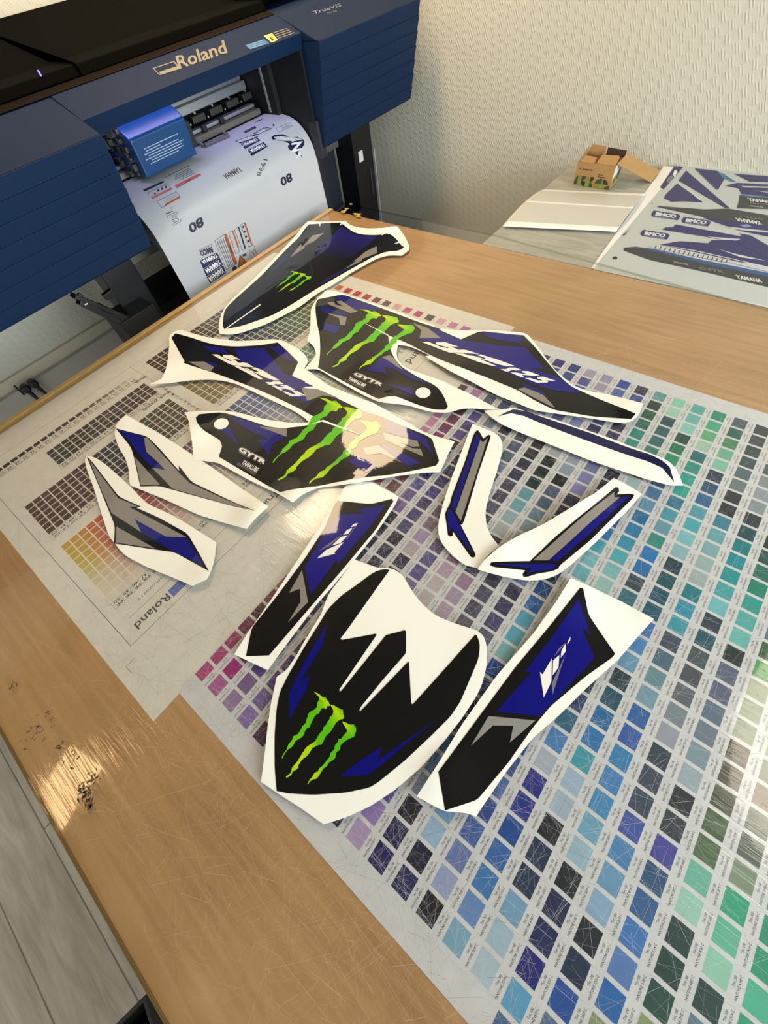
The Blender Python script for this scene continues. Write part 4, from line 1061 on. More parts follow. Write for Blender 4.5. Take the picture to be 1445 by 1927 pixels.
# black lid in two leaves
def lid(nm, ya, yb, x0):
    z0 = 1.4225 + (-1.866 - x0) * 0.17
    mb = MB(); mb.prism([(x0, z0), (-2.50, 1.532), (-2.50, 1.46), (x0 - 0.01, z0 - 0.004 if x0 > -1.9 else 1.452)], ya, yb)
    return mb.build(nm, lid_m, pr, bevel=0.003)
MB().prism([(-1.8635, 1.4215), (-1.905, 1.4290), (-1.905, 1.4240), (-1.870, 1.4195)], Y0, Y2 - 0.005).build('lid_sill', mat('lid_sill_brown', '#1c1611', 0.7, spec=0.03), pr)
l1 = lid('lid', Y0, 0.735, -1.911); l2 = lid('lid', 0.740, Y2 - 0.002, -1.907)
MB().box(-2.48, -1.92, 0.60, Y2 + 0.1, 1.405, 1.418).build('lid_frame', cav, pr)
mb = MB(); mb.prism([(-1.955, 1.440), (-1.945, 1.458), (-2.50, 1.535), (-2.50, 1.44)], Y2 + 0.002, Y3 - 0.02); mb.build('lid', lid_m, pr, bevel=0.003)
q = on(74, 137, 2, 1.4585)
MB().tube((q.x, q.y, 1.452), (q.x, q.y, 1.4635), 0.0022, n=10).build('status_lamp', emit('violet_led', '#5a50ff', 4), pr)
# interior
MB().box(-2.40, -2.36, Y1, Y2, 1.07, 1.42).build('rear_wall', cav, pr)
MB().box(-2.30, -2.28, 0.62, Y2 - 0.035, 1.20, 1.335).build('upper_tray', mat('tray_dark_grey', '#2a2826', 0.5), pr)  # tray in one even dark grey
mb = MB(); mb.box(-2.14, -2.10, 0.63, Y2 - 0.035, 1.236, 1.262); mb.box(-2.15, -2.12, 0.63, Y2 - 0.035, 1.262, 1.275)
mb.build('guide_rail', alu, pr, bevel=0.002)
mb = MB()
for k in range(9):
    y = 0.70 + 0.088 * k
    mb.box(-2.12, -2.085, y, y + 0.062, 1.208, 1.228)
mb.build('pinch_rollers', steel, pr, bevel=0.002)
sm_ = mat('screw_steel', '#c7c9cc', 0.3, 0.9)
for k in range(9):
    y = 0.735 + 0.088 * k
    MB().tube((-2.099, y - 0.010, 1.2335), (-2.093, y - 0.010, 1.2335), 0.0035, n=10).build('rail_screw', sm_, pr)
    MB().tube((-2.085, y + 0.034, 1.213), (-2.079, y + 0.034, 1.213), 0.003, n=10).build('rail_screw', sm_, pr)
MB().box(-2.09, -2.06, 0.63, Y2 - 0.05, 1.188, 1.199).build('lower_rail', alu, pr, bevel=0.002)
MB().box(-2.08, -2.03, 0.63, Y2 - 0.05, 1.168, 1.186).build('platen_bar', mat('olive_steel', '#6a665a', 0.45, 0.4), pr, bevel=0.002)
for y in (1.155, 1.245):
    MB().box(-2.060, -2.045, y - 0.010, y + 0.010, 1.186, 1.206).build('clip', cav, pr, bevel=0.002)
MB().box(-2.36, -1.93, 0.62, Y2 - 0.03, 1.10, 1.158).build('platen', mat('platen_grey', '#47464b', 0.5), pr)
# curved apron under the media
ap = [(-1.94, 1.158), (-1.885, 1.150), (-1.838, 1.126), (-1.808, 1.090), (-1.795, 1.04), (-1.795, 1.00)]
mb = MB(); mb.prism(ap + [(-1.83, 1.00), (-1.95, 1.06)], 0.668, Y2 - 0.004); mb.build('apron', mat('apron_grey', '#5b5c60', 0.4), pr, smooth=False)
# print carriage: blue cover with a sloping glossy top
cpz = [(-1.905, 1.176), (-1.897, 1.277), (-1.965, 1.318), (-2.085, 1.318), (-2.085, 1.176)]
carr = MB().prism(cpz, 0.775, 0.998).build('print_carriage', mat('carriage_blue', '#0f4479', 0.22), pr, bevel=0.006)
mb = MB()
Rc = random.Random(4)
for k in range(26):
    y = 0.767 + 0.004 * Rc.random(); x = -1.93 - 0.13 * Rc.random(); z = 1.18 + 0.12 * Rc.random()
    s = Rc.uniform(0.004, 0.014)
    mb.box(x - s, x + s, y - s * 0.6, 0.774, z - s * 0.7, z + s * 0.7)
mb.build('side_fittings', mat('grey_fittings', '#4c4a46', 0.35, 0.6), carr, bevel=0.001)
mb = MB()
for k, (a, b_) in enumerate(((0.81, 0.95), (0.812, 0.872), (0.80, 0.945), (0.815, 0.963), (0.80, 0.952), (0.82, 0.955), (0.81, 0.93))):
    z = 1.246 - 0.0065 * k
    x = -1.905 + (z - 1.176) / 0.101 * 0.008 + 0.0007
    mb.add([(x, a, z - 0.0009), (x, b_, z - 0.0009), (x, b_, z + 0.0009), (x, a, z + 0.0009)], [(0, 1, 2, 3)])
mb.build('printed_notes', mat('print_pale_blue', '#a9c0d8', 0.5), carr)
MB().box(-1.93, -1.902, 0.99, 1.012, 1.195, 1.262).build('carriage_clip', cav, carr, bevel=0.002)
# violet lamps under the hood
for k, y in enumerate((0.80, 0.86, 0.92, 0.975)):
    MB().box(-1.862, -1.850, y - 0.010, y + 0.010, 1.3745, 1.3785).build('lamp', emit('violet_lamp', '#8f86ff', 26), pr)
ll = area_light('printer_bay_lamp', (-1.93, 1.04, 1.386), (-1.97, 1.04, 1.1), 0.80, 0.03, 0.40, (0.52, 0.47, 1.0)); ll.data.spread = math.radians(110)
# flat handle lying on the media edge
def on_prof(u, v, prof, eps=0.0006):
    """image point onto a surface swept along y from an (x, z) profile"""
    d = ray(u, v); best = None
    for (xa, za), (xb, zb) in zip(prof, prof[1:]):
        nx, nz = -(zb - za), (xb - xa)
        den = d.x * nx + d.z * nz
        if abs(den) < 1e-9: continue
        k = ((xa - CAM.x) * nx + (za - CAM.z) * nz) / den
        p = CAM + d * k
        t = ((p.x - xa) * (xb - xa) + (p.z - za) * (zb - za)) / ((xb - xa) ** 2 + (zb - za) ** 2)
        if -0.02 <= t <= 1.02 and (best is None or k < best[0]): best = (k, p, Vector((nx, 0, nz)).normalized())
    if best is None: return None
    n_ = best[2]
    if n_.dot(-d) < 0: n_ = -n_
    return best[1] + n_ * eps
# stand
MB().box(-2.08, -1.98, 0.47, 0.60, 0.0, 1.06).build('stand_post', blk_m, pr, bevel=0.003)
MB().box(-2.02, -1.90, 1.815, 1.955, 0.70, 1.06).build('stand_post', blk_m, pr, bevel=0.003)
MB().box(-2.02, -1.90, 1.54, 1.955, 0.60, 0.70).build('stand_post', blk_m, pr, bevel=0.003)
q = on(665, 298, 0, -1.899)
MB().box(-1.8995, -1.8985, q.y + 0.040, q.y + 0.072, q.z - 0.03, q.z + 0.012).build('rating_label', mat('label_white', '#cfd2d2', 0.5), pr)
MB().box(-1.8995, -1.894, 1.915, 1.921, 0.735, 0.845).build('post_slot', mat('slot_grey', '#3a3a3c', 0.4), pr)
MB().box(-2.18, -2.02, 1.54, 1.81, 0.70, 0.98).build('ink_tray', mat('smoky_plastic', '#2b3038', 0.25), pr, bevel=0.01)
MB().box(-2.06, -2.00, 0.60, 1.82, 0.985, 1.055).build('stand_beam', blk_m, pr, bevel=0.003)
MB().box(-2.05, -1.995, 0.60, 1.82, 0.952, 0.984).build('stand_beam', mat('beam_grey', '#5a5852', 0.5), pr, bevel=0.003)
MB().box(-2.30, -2.02, 0.60, 1.50, 0.05, 0.772).build('media_basket', mat('black_fabric', '#08080a', 0.85), pr)
MB().box(-2.40, -2.30, Y0 + 0.2, 1.9, 0.0, 0.10).box(-2.35, -1.75, 0.47, 0.60, 0.0, 0.06).box(-2.35, -1.75, 1.82, 1.95, 0.0, 0.06).build('stand_foot', blk_m, pr, bevel=0.004)
for y, r, cc in ((1.545, 0.022, '#7c7770'), (1.505, 0.010, '#57534c')):
    MB().tube((-1.93, y, 0.30), (-1.93, y, 1.055), r, n=20).build('media_tube', mat('tube_' + cc[1:], cc, 0.35, 0.6), pr)
# take-up motor arm at the left post
arm = MB()
def armbox(p, q, w, h):
    p = Vector(p); q = Vector(q); d = (q - p).normalized(); a = Vector((0, 0, 1)).cross(d).normalized(); u = d.cross(a)
    M_ = Matrix((( *d, 0), (*a, 0), (*u, 0), (0, 0, 0, 1))).transposed()
    arm.box(0, (q - p).length, -w / 2, w / 2, -h / 2, h / 2, M=Matrix.Translation(p) @ M_)
a0 = on(147, 567, 0, -1.90); a1 = on(243, 615, 0, -1.90)
armbox(a0, a1, 0.03, 0.020); armbox(a0 + Vector((-0.01, 0.0, 0.018)), a1 + Vector((-0.01, 0.02, 0.022)), 0.04, 0.016)
armbox(a0 + Vector((-0.01, 0.05, -0.045)), a1 + Vector((0, 0.03, -0.03)), 0.03, 0.018)
armbox(on(196, 560, 0, -1.96), on(212, 548, 0, -1.96), 0.022, 0.022)
armbox(a0 + Vector((0.005, 0.012, 0.012)), a0 + Vector((0.005, 0.022, 0.016)), 0.012, 0.014)
arm.box(-2.02, -1.88, 0.40, 0.55, 0.70, 0.86)
am = arm.build('take_up_arm', mat('bronze_black', '#1e1c18', 0.4, 0.4), pr, bevel=0.002)
q = on(161, 573, 0, -1.884)
MB().box(q.x, q.x + 0.001, q.y - 0.003, q.y + 0.008, q.z - 0.002, q.z + 0.002).build('arm_mark', mat('label_white', '#cfd2d2', 0.5), am)

# ---- the printed roll coming off the platen
PP = [(-2.035, 1.1625), (-1.94, 1.1622), (-1.885, 1.154), (-1.838, 1.130), (-1.805, 1.093), (-1.790, 1.045), (-1.784, 0.95), (-1.779, 0.85), (-1.775, 0.60), (-1.790, 0.40)]
def curve(pts, n=8):
    out = []
    for i in range(len(pts) - 1):
        p0 = Vector(pts[max(0, i - 1)]); p1_ = Vector(pts[i]); p2_ = Vector(pts[i + 1]); p3_ = Vector(pts[min(len(pts) - 1, i + 2)])
        for k in range(n):
            t_ = k / n
            out.append(tuple(0.5 * (2 * p1_ + (p2_ - p0) * t_ + (2 * p0 - 5 * p1_ + 4 * p2_ - p3_) * t_ ** 2 + (3 * p1_ - p0 - 3 * p2_ + p3_) * t_ ** 3)))
    out.append(tuple(pts[-1])); return out
PPS = curve(PP, 5)
roll = empty('printed_vinyl', (-1.80, 1.05, 0.40), 'white vinyl web printed with small labels, hanging down from the printer', 'printed roll')
ya, yb = 0.652, 1.464
vs = []; n = len(PPS)
for off in (0, -0.0006):
    for i, (x, z) in enumerate(PPS):
        j = min(max(i, 1), n - 2); dx = PPS[j + 1][0] - PPS[j - 1][0]; dz = PPS[j + 1][1] - PPS[j - 1][1]
        L_ = math.hypot(dx, dz); nx, nz = -dz / L_, dx / L_
        if nz < 0 or (abs(nz) < 0.2 and nx < 0): nx, nz = -nx, -nz
        vs += [(x + nx * off, ya, z + nz * off), (x + nx * off, yb, z + nz * off)]
fs = []
for i in range(n - 1): fs += [(2 * i, 2 * i + 1, 2 * i + 3, 2 * i + 2), (2 * n + 2 * i + 1, 2 * n + 2 * i, 2 * n + 2 * i + 2, 2 * n + 2 * i + 3)]
for i in range(n - 1):
    for s in (0, 1): fs.append((2 * i + s, 2 * i + 2 + s, 2 * n + 2 * i + 2 + s, 2 * n + 2 * i + s))
link_mesh('vinyl_web', vs, fs, mat('satin_vinyl', '#c9cbcf', 0.30, spec=0.6), roll, smooth=True)
vp = lambda u, v: on_prof(u, v, PPS) or on(u, v, 0, -1.78)
ink = MB()
def vpoly(px, c): 
    pts = [vp(*p) for p in px]
    tr = geometry.tessellate_polygon([[Vector((p[0], p[1], 0)) for p in px]])
    ink.add(pts, [tuple(t) for t in tr], c)
def vtext(s_, P00, P10, P01, c, bold=0.02):
    # P00..P10 and the third point give the far edge and the height; letters stand the right way round on the web
    a = Vector(P00); d = Vector(P10) - a; up = Vector((d.y, -d.x)).normalized()
    w_ = Vector(P01) - a; h_ = abs(w_.dot(up)); sl = w_.dot(d.normalized())
    o_ = a + w_ if w_.dot(up) < 0 else a
    t_ = -w_ if w_.dot(up) < 0 else w_
    put_text(ink, s_, quadmap(tuple(o_), tuple(o_ + d), tuple(o_ + t_), vp), c, bold)
X4 = lambda p: cp(360, 200, 4.014, p)     # crop over the right of the web
X2 = lambda p: cp(220, 280, 4.817, p)
NAVY = '#1b1a45'
def vlogo(box, txt_, frame=NAVY):
    """box: four corners in reading order (bottom-left, bottom-right, top-right, top-left of the upside-down word)"""
    vpoly(box, frame)
    c0 = Vector(box[3]); c1 = Vector(box[2]); c3 = Vector(box[0])
    e1 = c1 - c0; e2 = c3 - c0
    vs_, fs_ = text_mesh(txt_, 0.05)
    ink.add([vp(*(c0 + e1 * (0.05 + 0.90 * x) + e2 * (0.18 + 0.64 * y))) + Vector((0.0006, 0, 0.0004)) for x, y in vs_], fs_, '#e4e6ea')
vlogo(X4([(578, 305), (455, 378), (425, 330), (545, 272)]), 'YAMAHA')
vlogo(X4([(525, 258), (405, 325), (372, 285), (490, 235)]), 'YAMAHA')
vlogo(X4([(505, 232), (370, 282), (330, 265), (470, 215)]), 'YAMAHA')
vlogo(X4([(608, 168), (500, 218), (465, 208), (560, 155)]), 'YAMAHA')
vlogo(X2([(932, 985), (782, 1088), (750, 1015), (905, 940)]), 'YAMAHA')
vlogo(X2([(960, 1052), (812, 1158), (782, 1092), (932, 988)]), 'YAMAHA')
vlogo(X2([(988, 1125), (845, 1220), (812, 1162), (962, 1056)]), 'YAMAHA')
vtext('YAMAHA', *X4([(388, 492), (262, 558), (362, 455)]), '#3c3a38', 0.02)
vtext('1998', *X4([(577, 405), (520, 530), (545, 398)]), '#2e2c2c', 0.0)
for a in (X4([(768, 560), (683, 608), (752, 500)]), X2([(795, 690), (668, 772), (770, 612)])):
    vtext('80', a[0], a[1], a[2], '#1a1838', 0.035)
vtext('80', *X4([(500, 160), (410, 205), (480, 150)]), '#2a2850', 0.05)
vtext('BMCO', *X2([(875, 935), (762, 975), (860, 890)]), '#232250', 0.05)
vtext('DESIGN', *X2([(860, 880), (745, 935), (855, 860)]), '#55535c', 0.0)
# YZinger badge
vpoly(X4([(608,250),(605,232),(625,218),(690,212),(740,232),(800,232),(850,255),(852,285),(832,390),(795,365),(735,325),(728,300),(745,285),(700,265),(640,258)]), NAVY)
def raise_(c0): pass
b0 = len(ink.v)
vtext('Y', *X4([(832, 340), (793, 345), (832, 385)]), '#e4e6ea', 0.04)
vtext('Z', *X4([(842, 268), (752, 284), (838, 330)]), '#e4e6ea', 0.04)
vtext('inger', *X4([(772, 246), (632, 226), (770, 272)]), '#e4e6ea', 0.03)
for v_ in ink.v[b0:]: v_ += Vector((0.0006, 0, 0.0004))
vpoly(X4([(475, 122), (545, 92), (520, 112)]), '#2b2870')
ink.build('printed_logos', mat('vinyl_ink', attr=True, rough=0.4), roll, attr=True); ink = MB()
# small caution labels: outlines, orange bars and tiny lines of type
OR = '#b2512c'
def frame(c, wd=0.8, colr='#4a4a50'):
    n_ = len(c)
    for i in range(n_):
        p = Vector(c[i]); q = Vector(c[(i + 1) % n_]); d = (q - p).normalized(); m_ = Vector((-d.y, d.x)) * wd / 2
        vpoly([tuple(p - m_), tuple(q - m_), tuple(q + m_), tuple(p + m_)], colr)
def typelines(c, n_, colr='#5a5a60', fill=0.85):
    c0, c1, c2_, c3 = [Vector(p) for p in c]
    for k in range(n_):
        a = (k + 0.35) / n_; b = (k + 0.65) / n_
        p = c0.lerp(c3, a); q = c1.lerp(c2_, a); r_ = c1.lerp(c2_, b); s_ = c0.lerp(c3, b)
        f = fill * (0.8 + 0.2 * ((k * 7) % 3) / 2)
        p2_ = q.lerp(p, f); s2_ = r_.lerp(s_, f)
        vpoly([tuple(p2_), tuple(q), tuple(r_), tuple(s2_)], colr)
Y2_ = lambda p: cp(180, 180, 4.817, p)
frame(Y2_([(625, 745), (845, 635), (955, 720), (735, 838)])); vpoly(Y2_([(715, 815), (935, 705), (957, 720), (737, 838)]), OR)
typelines(Y2_([(660, 750), (845, 655), (910, 705), (720, 800)]), 5, '#4a4a50')
vtext('Warning', *Y2_([(868, 752), (808, 782), (870, 765)]), '#241410', 0.04)
vpoly(Y2_([(430, 855), (610, 775), (625, 785), (448, 870)]), '#26262e')
frame(Y2_([(470, 880), (650, 798), (692, 848), (515, 935)])); vpoly(Y2_([(508, 922), (680, 835), (692, 850), (520, 936)]), OR)
for q in ((638, 830), (602, 845), (568, 860)): vpoly(Y2_([(q[0] - 12, q[1]), (q[0], q[1] - 14), (q[0] + 12, q[1]), (q[0], q[1] + 14)]), '#2c2c34')
vpoly(Y2_([(525, 882), (550, 885), (538, 905)]), '#2c2c34')
frame(Y2_([(555, 960), (728, 872), (768, 920), (600, 1018)])); vpoly(Y2_([(622, 985), (760, 912), (770, 925), (632, 1000)]), OR)
typelines(Y2_([(580, 960), (720, 890), (745, 912), (610, 985)]), 4, '#8a8a90')
vpoly(X2([(440, 588), (505, 560), (508, 568), (444, 598)]), '#4a4a50')
for q in ((488, 540), (500, 530)): vpoly(X2([(q[0] - 5, q[1]), (q[0], q[1] - 5), (q[0] + 5, q[1]), (q[0], q[1] + 5)]), '#3a3a40')
frame(X2([(455, 612), (540, 572), (582, 655), (512, 698)])); vtext('CE', *X2([(565, 655), (512, 680), (550, 620)]), '#2a2a30', 0.0)
typelines(X2([(470, 615), (535, 585), (550, 612), (490, 640)]), 3, '#5a5a60')
frame(X2([(885, 835), (975, 775), (1085, 1040), (990, 1095)])); vpoly(X2([(972, 778), (992, 770), (1090, 1035), (1065, 1048)]), OR)
for k in range(5):
    a = k * 17
    vpoly(X2([(905 + a, 838 - a * 0.55), (910 + a, 835 - a * 0.55), (1012 + a * 0.8, 1070 - a * 0.4), (1007 + a * 0.8, 1073 - a * 0.4)]), '#4a4a50')
vtext('Warning', *X2([(1012, 880), (1045, 955), (1025, 872)]), '#241410', 0.03)
frame(X2([(1010, 765), (1045, 740), (1110, 930), (1075, 950)])); vpoly(X2([(1040, 742), (1053, 738), (1108, 895), (1095, 902)]), OR)
typelines(X2([(1018, 770), (1020, 768), (1088, 935), (1080, 940)]), 1, '#8a8a90')
frame(X2([(1065, 735), (1100, 705), (1168, 905), (1135, 920)])); vpoly(X2([(1095, 710), (1106, 703), (1168, 900), (1155, 908)]), '#24242c')
frame(X2([(1120, 690), (1155, 668), (1228, 870), (1195, 890)])); vpoly(X2([(1150, 672), (1163, 668), (1228, 866), (1215, 874)]), OR)
for q in ((1143, 708), (1157, 752), (1170, 795), (1192, 835)): vpoly(X2([(q[0] - 12, q[1]), (q[0], q[1] - 14), (q[0] + 12, q[1]), (q[0], q[1] + 14)]), '#2c2c34')
vpoly(X2([(1112, 960), (1178, 1030), (1098, 1082)]), '#231c18'); b0 = len(ink.v); vpoly(X2([(1116, 975), (1168, 1028), (1106, 1068)]), '#b0672a')
for v_ in ink.v[b0:]: v_ += Vector((0.0004, 0, 0.0002))
vpoly(X2(ellipse(1068, 1092, 24, 28)), '#2c2c34'); vpoly(X2([(1135, 960), (1170, 945), (1175, 965), (1142, 980)]), '#3a3a40')
vtext('CE', *X2([(1262, 935), (1240, 970), (1240, 905)]), '#2a2a30', 0.0); frame(X2([(1195, 890), (1240, 875), (1272, 965), (1215, 1000)]), 0.6)
frame(X4([(640, 165), (745, 125), (762, 150), (660, 198)]), 0.6, '#707076'); typelines(X4([(655, 170), (740, 138), (752, 152), (668, 186)]), 3, '#707076')
vpoly(X4([(612, 138), (625, 136), (630, 148), (616, 150)]), '#2a2850')
ink.build('caution_labels', mat('vinyl_ink', attr=True, rough=0.4), roll, attr=True)
# grey pull handle on the web just below the platen
hp = MB()
ha = on_prof(*Y2_([(985, 470)])[0], PPS, 0.004); hb = on_prof(*Y2_([(1200, 375)])[0], PPS, 0.004)
hp.tube(ha + Vector((0.008, 0, 0.002)), hb + Vector((0.008, 0, 0.002)), 0.0065, n=12)
hp.tube(ha, ha + Vector((-0.014, -0.004, 0.010)), 0.0065, n=12); hp.tube(hb, hb + Vector((-0.014, -0.004, 0.010)), 0.0065, n=12)
tag(hp.build('media_clamp_handle', mat('handle_grey', '#55545a', 0.35), bevel=0.002), 'small grey bar handle lying across the vinyl beside the print carriage', 'handle')

# white board leaning on the wall behind the printer stand
b1 = on(679, 276, 1, YW - 0.03); b2 = on(703, 277, 1, YW - 0.03)
bm_ = MB().box(b1.x - 0.05, b2.x, YW - 0.030, YW - 0.022, 0.0, b1.z)
tag(bm_.build('white_board', mat('melamine_white', '#b7b7b8', 0.5), bevel=0.001), 'narrow white board standing against the wall beside the printer stand', 'board')
s1 = on(688, 380, 1, YW - 0.08)
tag(MB().box(s1.x - 0.10, s1.x + 0.02, YW - 0.12, YW - 0.05, 0.0, s1.z + 0.012).build('red_striped_box', plank_material('red_stripes', '#a8726a', '#b89a90', '#c8b8b0', (60, 1, 1), False)),
    'box with faint red stripes behind the printer stand', 'box')

# ================================================================ THE SIDE TABLE AGAINST THE WALL
GZ = 0.8925
side = empty('side_table', (0.0, 1.8, 0), 'grey wood-grain side table along the wall beyond the glass', 'table')
gtop = plank_material('grey_laminate', '#8b8a80', '#a3a298', '#b4b3a9', (2, 14, 1), False)
gx0 = -0.927
MB().box(gx0, 1.6, 1.3805, 2.150, GZ - 0.030, GZ).build('tabletop', gtop, side, bevel=0.001)
for x, y in ((gx0 + 0.05, 1.43), (gx0 + 0.05, 2.10), (1.5, 1.43), (1.5, 2.10)):
    MB().box(x - 0.02, x + 0.02, y - 0.02, y + 0.02, 0, GZ - 0.030).build('leg', mat('grey_leg', '#8a8a86', 0.5), side)

# clear-banded strip sheet bowed up on the side table
Np = lambda p: cp(900, 240, 2.651, p)
P_ = [at(*Np([p])[0], GZ + 0.004) for p in ((118, 500), (330, 306), (838, 326), (685, 526))]
st = MB(); nu, nv = 26, 30
def sheet_h(a): return 0.002 + 0.020 * math.sin(math.pi * min(1, max(0, a))) ** 0.8
V_ = []; C_ = []
for i in range(nu + 1):
    a = i / nu
    L0 = P_[0].lerp(P_[1], a); R0 = P_[3].lerp(P_[2], a)
    for j in range(nv + 1):
        b_ = j / nv; p = L0.lerp(R0, b_)
        V_.append(Vector((p.x, p.y, GZ + 0.001 + sheet_h(a) * (1 - 0.35 * b_) + (0.006 * (1 - a) ** 6))))
        C_.append(hx('#ebe9e2'))
st.add(V_, [(i * (nv + 1) + j, (i + 1) * (nv + 1) + j, (i + 1) * (nv + 1) + j + 1, i * (nv + 1) + j + 1) for i in range(nu) for j in range(nv)], C_)
strip = empty('strip_sheet', (P_[0].x + 0.15, P_[0].y + 0.2, GZ), 'white sheet with two wide grey bands bowed up on the side table', 'sheet')
so = st.build('sheet', mat('strip_paper', attr=True, rough=0.35), strip, attr=True, smooth=True)
sol = so.modifiers.new('thickness', 'SOLIDIFY'); sol.thickness = 0.0006; sol.offset = -1
for a0_, a1_ in ((0.09, 0.49), (0.53, 0.88)):
    bnd = MB(); vv = []; nn = 14
    for i in range(nn + 1):
        a = a0_ + (a1_ - a0_) * i / nn
        L0 = P_[0].lerp(P_[1], a); R0 = P_[3].lerp(P_[2], a)
        for j in range(nv + 1):
            b_ = 0.02 + 0.98 * j / nv; p = L0.lerp(R0, b_)
            vv.append((p.x, p.y, GZ + 0.0014 + sheet_h(a) * (1 - 0.35 * b_) + (0.006 * (1 - a) ** 6)))
    bnd.add(vv, [(i * (nv + 1) + j, (i + 1) * (nv + 1) + j, (i + 1) * (nv + 1) + j + 1, i * (nv + 1) + j + 1) for i in range(nn) for j in range(nv)])
    bnd.build('grey_band', mat('grey_film', '#c3c0b8', 0.3), strip, smooth=True)

# cardboard box with its lid flap thrown open
kraft = mat('kraft_card', '#a5804f', 0.75, noise=(60, 0.06)); kin = mat('kraft_inside', '#3c271d', 0.8)
bx = empty('cardboard_box', (-0.767, 1.958, GZ), 'small open cardboard box printed with green leaf shapes, flap hanging right', 'box')
X0b, X1b, Yf, Yb, Hb = -0.838, -0.696, 1.920, 2.000, 0.0745
card = MB(); T_ = 0.0018
card.box(X0b, X1b, Yf, Yf + T_, GZ, GZ + Hb).box(X0b, X1b, Yb - T_, Yb, GZ, GZ + Hb)
card.box(X0b, X0b + T_, Yf + T_, Yb - T_, GZ, GZ + Hb).box(X0b, X1b, Yf + T_, Yb - T_, GZ, GZ + T_)
card.box(X1b - T_, X1b, Yf + T_, Yb - T_, GZ, GZ + 0.060)
card.build('box_body', kraft, bx)
def flap(name, pts, m_, th=0.0015):
    P = [Vector(p) for p in pts]; nrm = (P[1] - P[0]).cross(P[2] - P[0]).normalized() * th
    n_ = len(P)
    mb = MB(); mb.add(P + [p + nrm for p in P], [tuple(range(n_ - 1, -1, -1)), tuple(range(n_, 2 * n_))] + [(i, (i + 1) % n_, n_ + (i + 1) % n_, n_ + i) for i in range(n_)])
    return mb.build(name, m_, bx)
zt = GZ + Hb
flap('flap', [(X0b + 0.006, Yf, zt), (X0b + 0.062, Yf, zt), (X0b + 0.060, Yf + 0.022, zt + 0.010), (X0b + 0.058, Yf + 0.026, zt + 0.009), (X0b + 0.014, Yf + 0.026, zt + 0.012)], kraft)
flap('flap', [(X0b + 0.070, Yf, zt), (X1b - 0.002, Yf, zt), (X1b - 0.002, Yf + 0.025, zt + 0.018), (X1b - 0.008, Yf + 0.029, zt + 0.020), (X0b + 0.078, Yf + 0.026, zt + 0.018), (X0b + 0.073, Yf + 0.018, zt + 0.012)], kraft)
flap('flap', [(X0b, Yf + 0.030, zt), (X0b, Yb, zt), (X0b + 0.004, Yb - 0.004, zt + 0.024), (X0b + 0.004, Yf + 0.036, zt + 0.020)], kraft)
flap('flap', [(X0b, Yb, zt), (X0b + 0.068, Yb, zt), (X0b + 0.064, Yb + 0.006, zt + 0.026), (X0b + 0.010, Yb + 0.006, zt + 0.028)], kraft)
flap('flap', [(X0b + 0.072, Yb, zt), (X1b, Yb, zt), (X1b, Yb + 0.004, zt + 0.020), (X0b + 0.072, Yb + 0.004, zt + 0.024)], kin)
flap('divider', [(X0b + 0.062, Yf + 0.004, zt - 0.005), (X0b + 0.062, Yb - 0.003, zt - 0.005), (X0b + 0.070, Yb - 0.003, zt + 0.016), (X0b + 0.070, Yf + 0.022, zt + 0.012)], kraft)
f1_ = on(1050 + 800 / 7.225, 260 + 355 / 7.225, 0, X1b); f2_ = on(1050 + 945 / 7.225, 260 + 205 / 7.225, 1, Yb + 0.01)
f3_ = at(1050 + 1380 / 7.225, 260 + 450 / 7.225, GZ + 0.010); f4_ = at(1050 + 1260 / 7.225, 260 + 605 / 7.225, GZ + 0.002)
flap('lid_flap', [f1_, f4_, f3_, f2_], kraft)
wh = MB(); wh.add([(X1b + 0.0006, Yf + 0.001, GZ + 0.030), (X1b + 0.0006, Yf + 0.002, zt), (X1b + 0.0006, Yb, zt - 0.010), (X1b + 0.0006, Yb, zt - 0.022)], [(0, 1, 2, 3)])
wh.build('white_lining', mat('white_card', '#cfcdca', 0.5), bx)
# print on the front: leaf quarters, name, small line
pm = MB()
yF = Yf - 0.0004
def bq(x0, x1, z0, z1, c, kind=0):
    x0, x1 = X0b + x0, X0b + x1; z0, z1 = GZ + z0, GZ + z1
    if kind == 0: pts = [(x0, z0), (x1, z0), (x1, z1), (x0, z1)]
    else:
        cx_ = {1: x0, 2: x1, 3: x0, 4: x1}[kind]; cz_ = {1: z0, 2: z0, 3: z1, 4: z1}[kind]
        sx = 1 if cx_ == x0 else -1; sz = 1 if cz_ == z0 else -1
        pts = [(cx_, cz_)] + [(cx_ + sx * (x1 - x0) * math.cos(a), cz_ + sz * (z1 - z0) * math.sin(a)) for a in [math.pi / 2 * k / 8 for k in range(9)]]
    n_ = len(pts)
    vs_ = [(x, yF, z) for x, z in pts]
    pm.add(vs_, [tuple(range(n_))], c)
DG, LG, OL, DK = '#27502e', '#78933a', '#94792e', '#2a2c26'
for a in ((0.002, 0.014, 0.006, 0.034, DG, 2), (0.014, 0.026, 0.003, 0.018, LG, 0), (0.014, 0.026, 0.018, 0.034, OL, 0), (0.028, 0.046, 0.018, 0.034, DG, 3), (0.028, 0.046, 0.002, 0.018, DK, 4),
          (0.046, 0.062, 0.018, 0.034, OL, 4), (0.062, 0.076, 0.018, 0.034, DK, 3), (0.046, 0.062, 0.002, 0.018, LG, 0), (0.062, 0.076, 0.002, 0.018, DG, 1), (0.082, 0.108, 0.016, 0.033, DG, 2),
          (0.078, 0.100, 0.001, 0.014, OL, 4), (0.100, 0.120, 0.001, 0.014, LG, 0), (0.112, 0.132, 0.016, 0.032, DK, 1), (0.122, 0.140, 0.002, 0.014, DG, 2)):
    bq(*a)
fr = lambda x, z, w_, h_: (lambda a, b_: Vector((X0b + x + a * w_, yF, GZ + z + b_ * h_)))
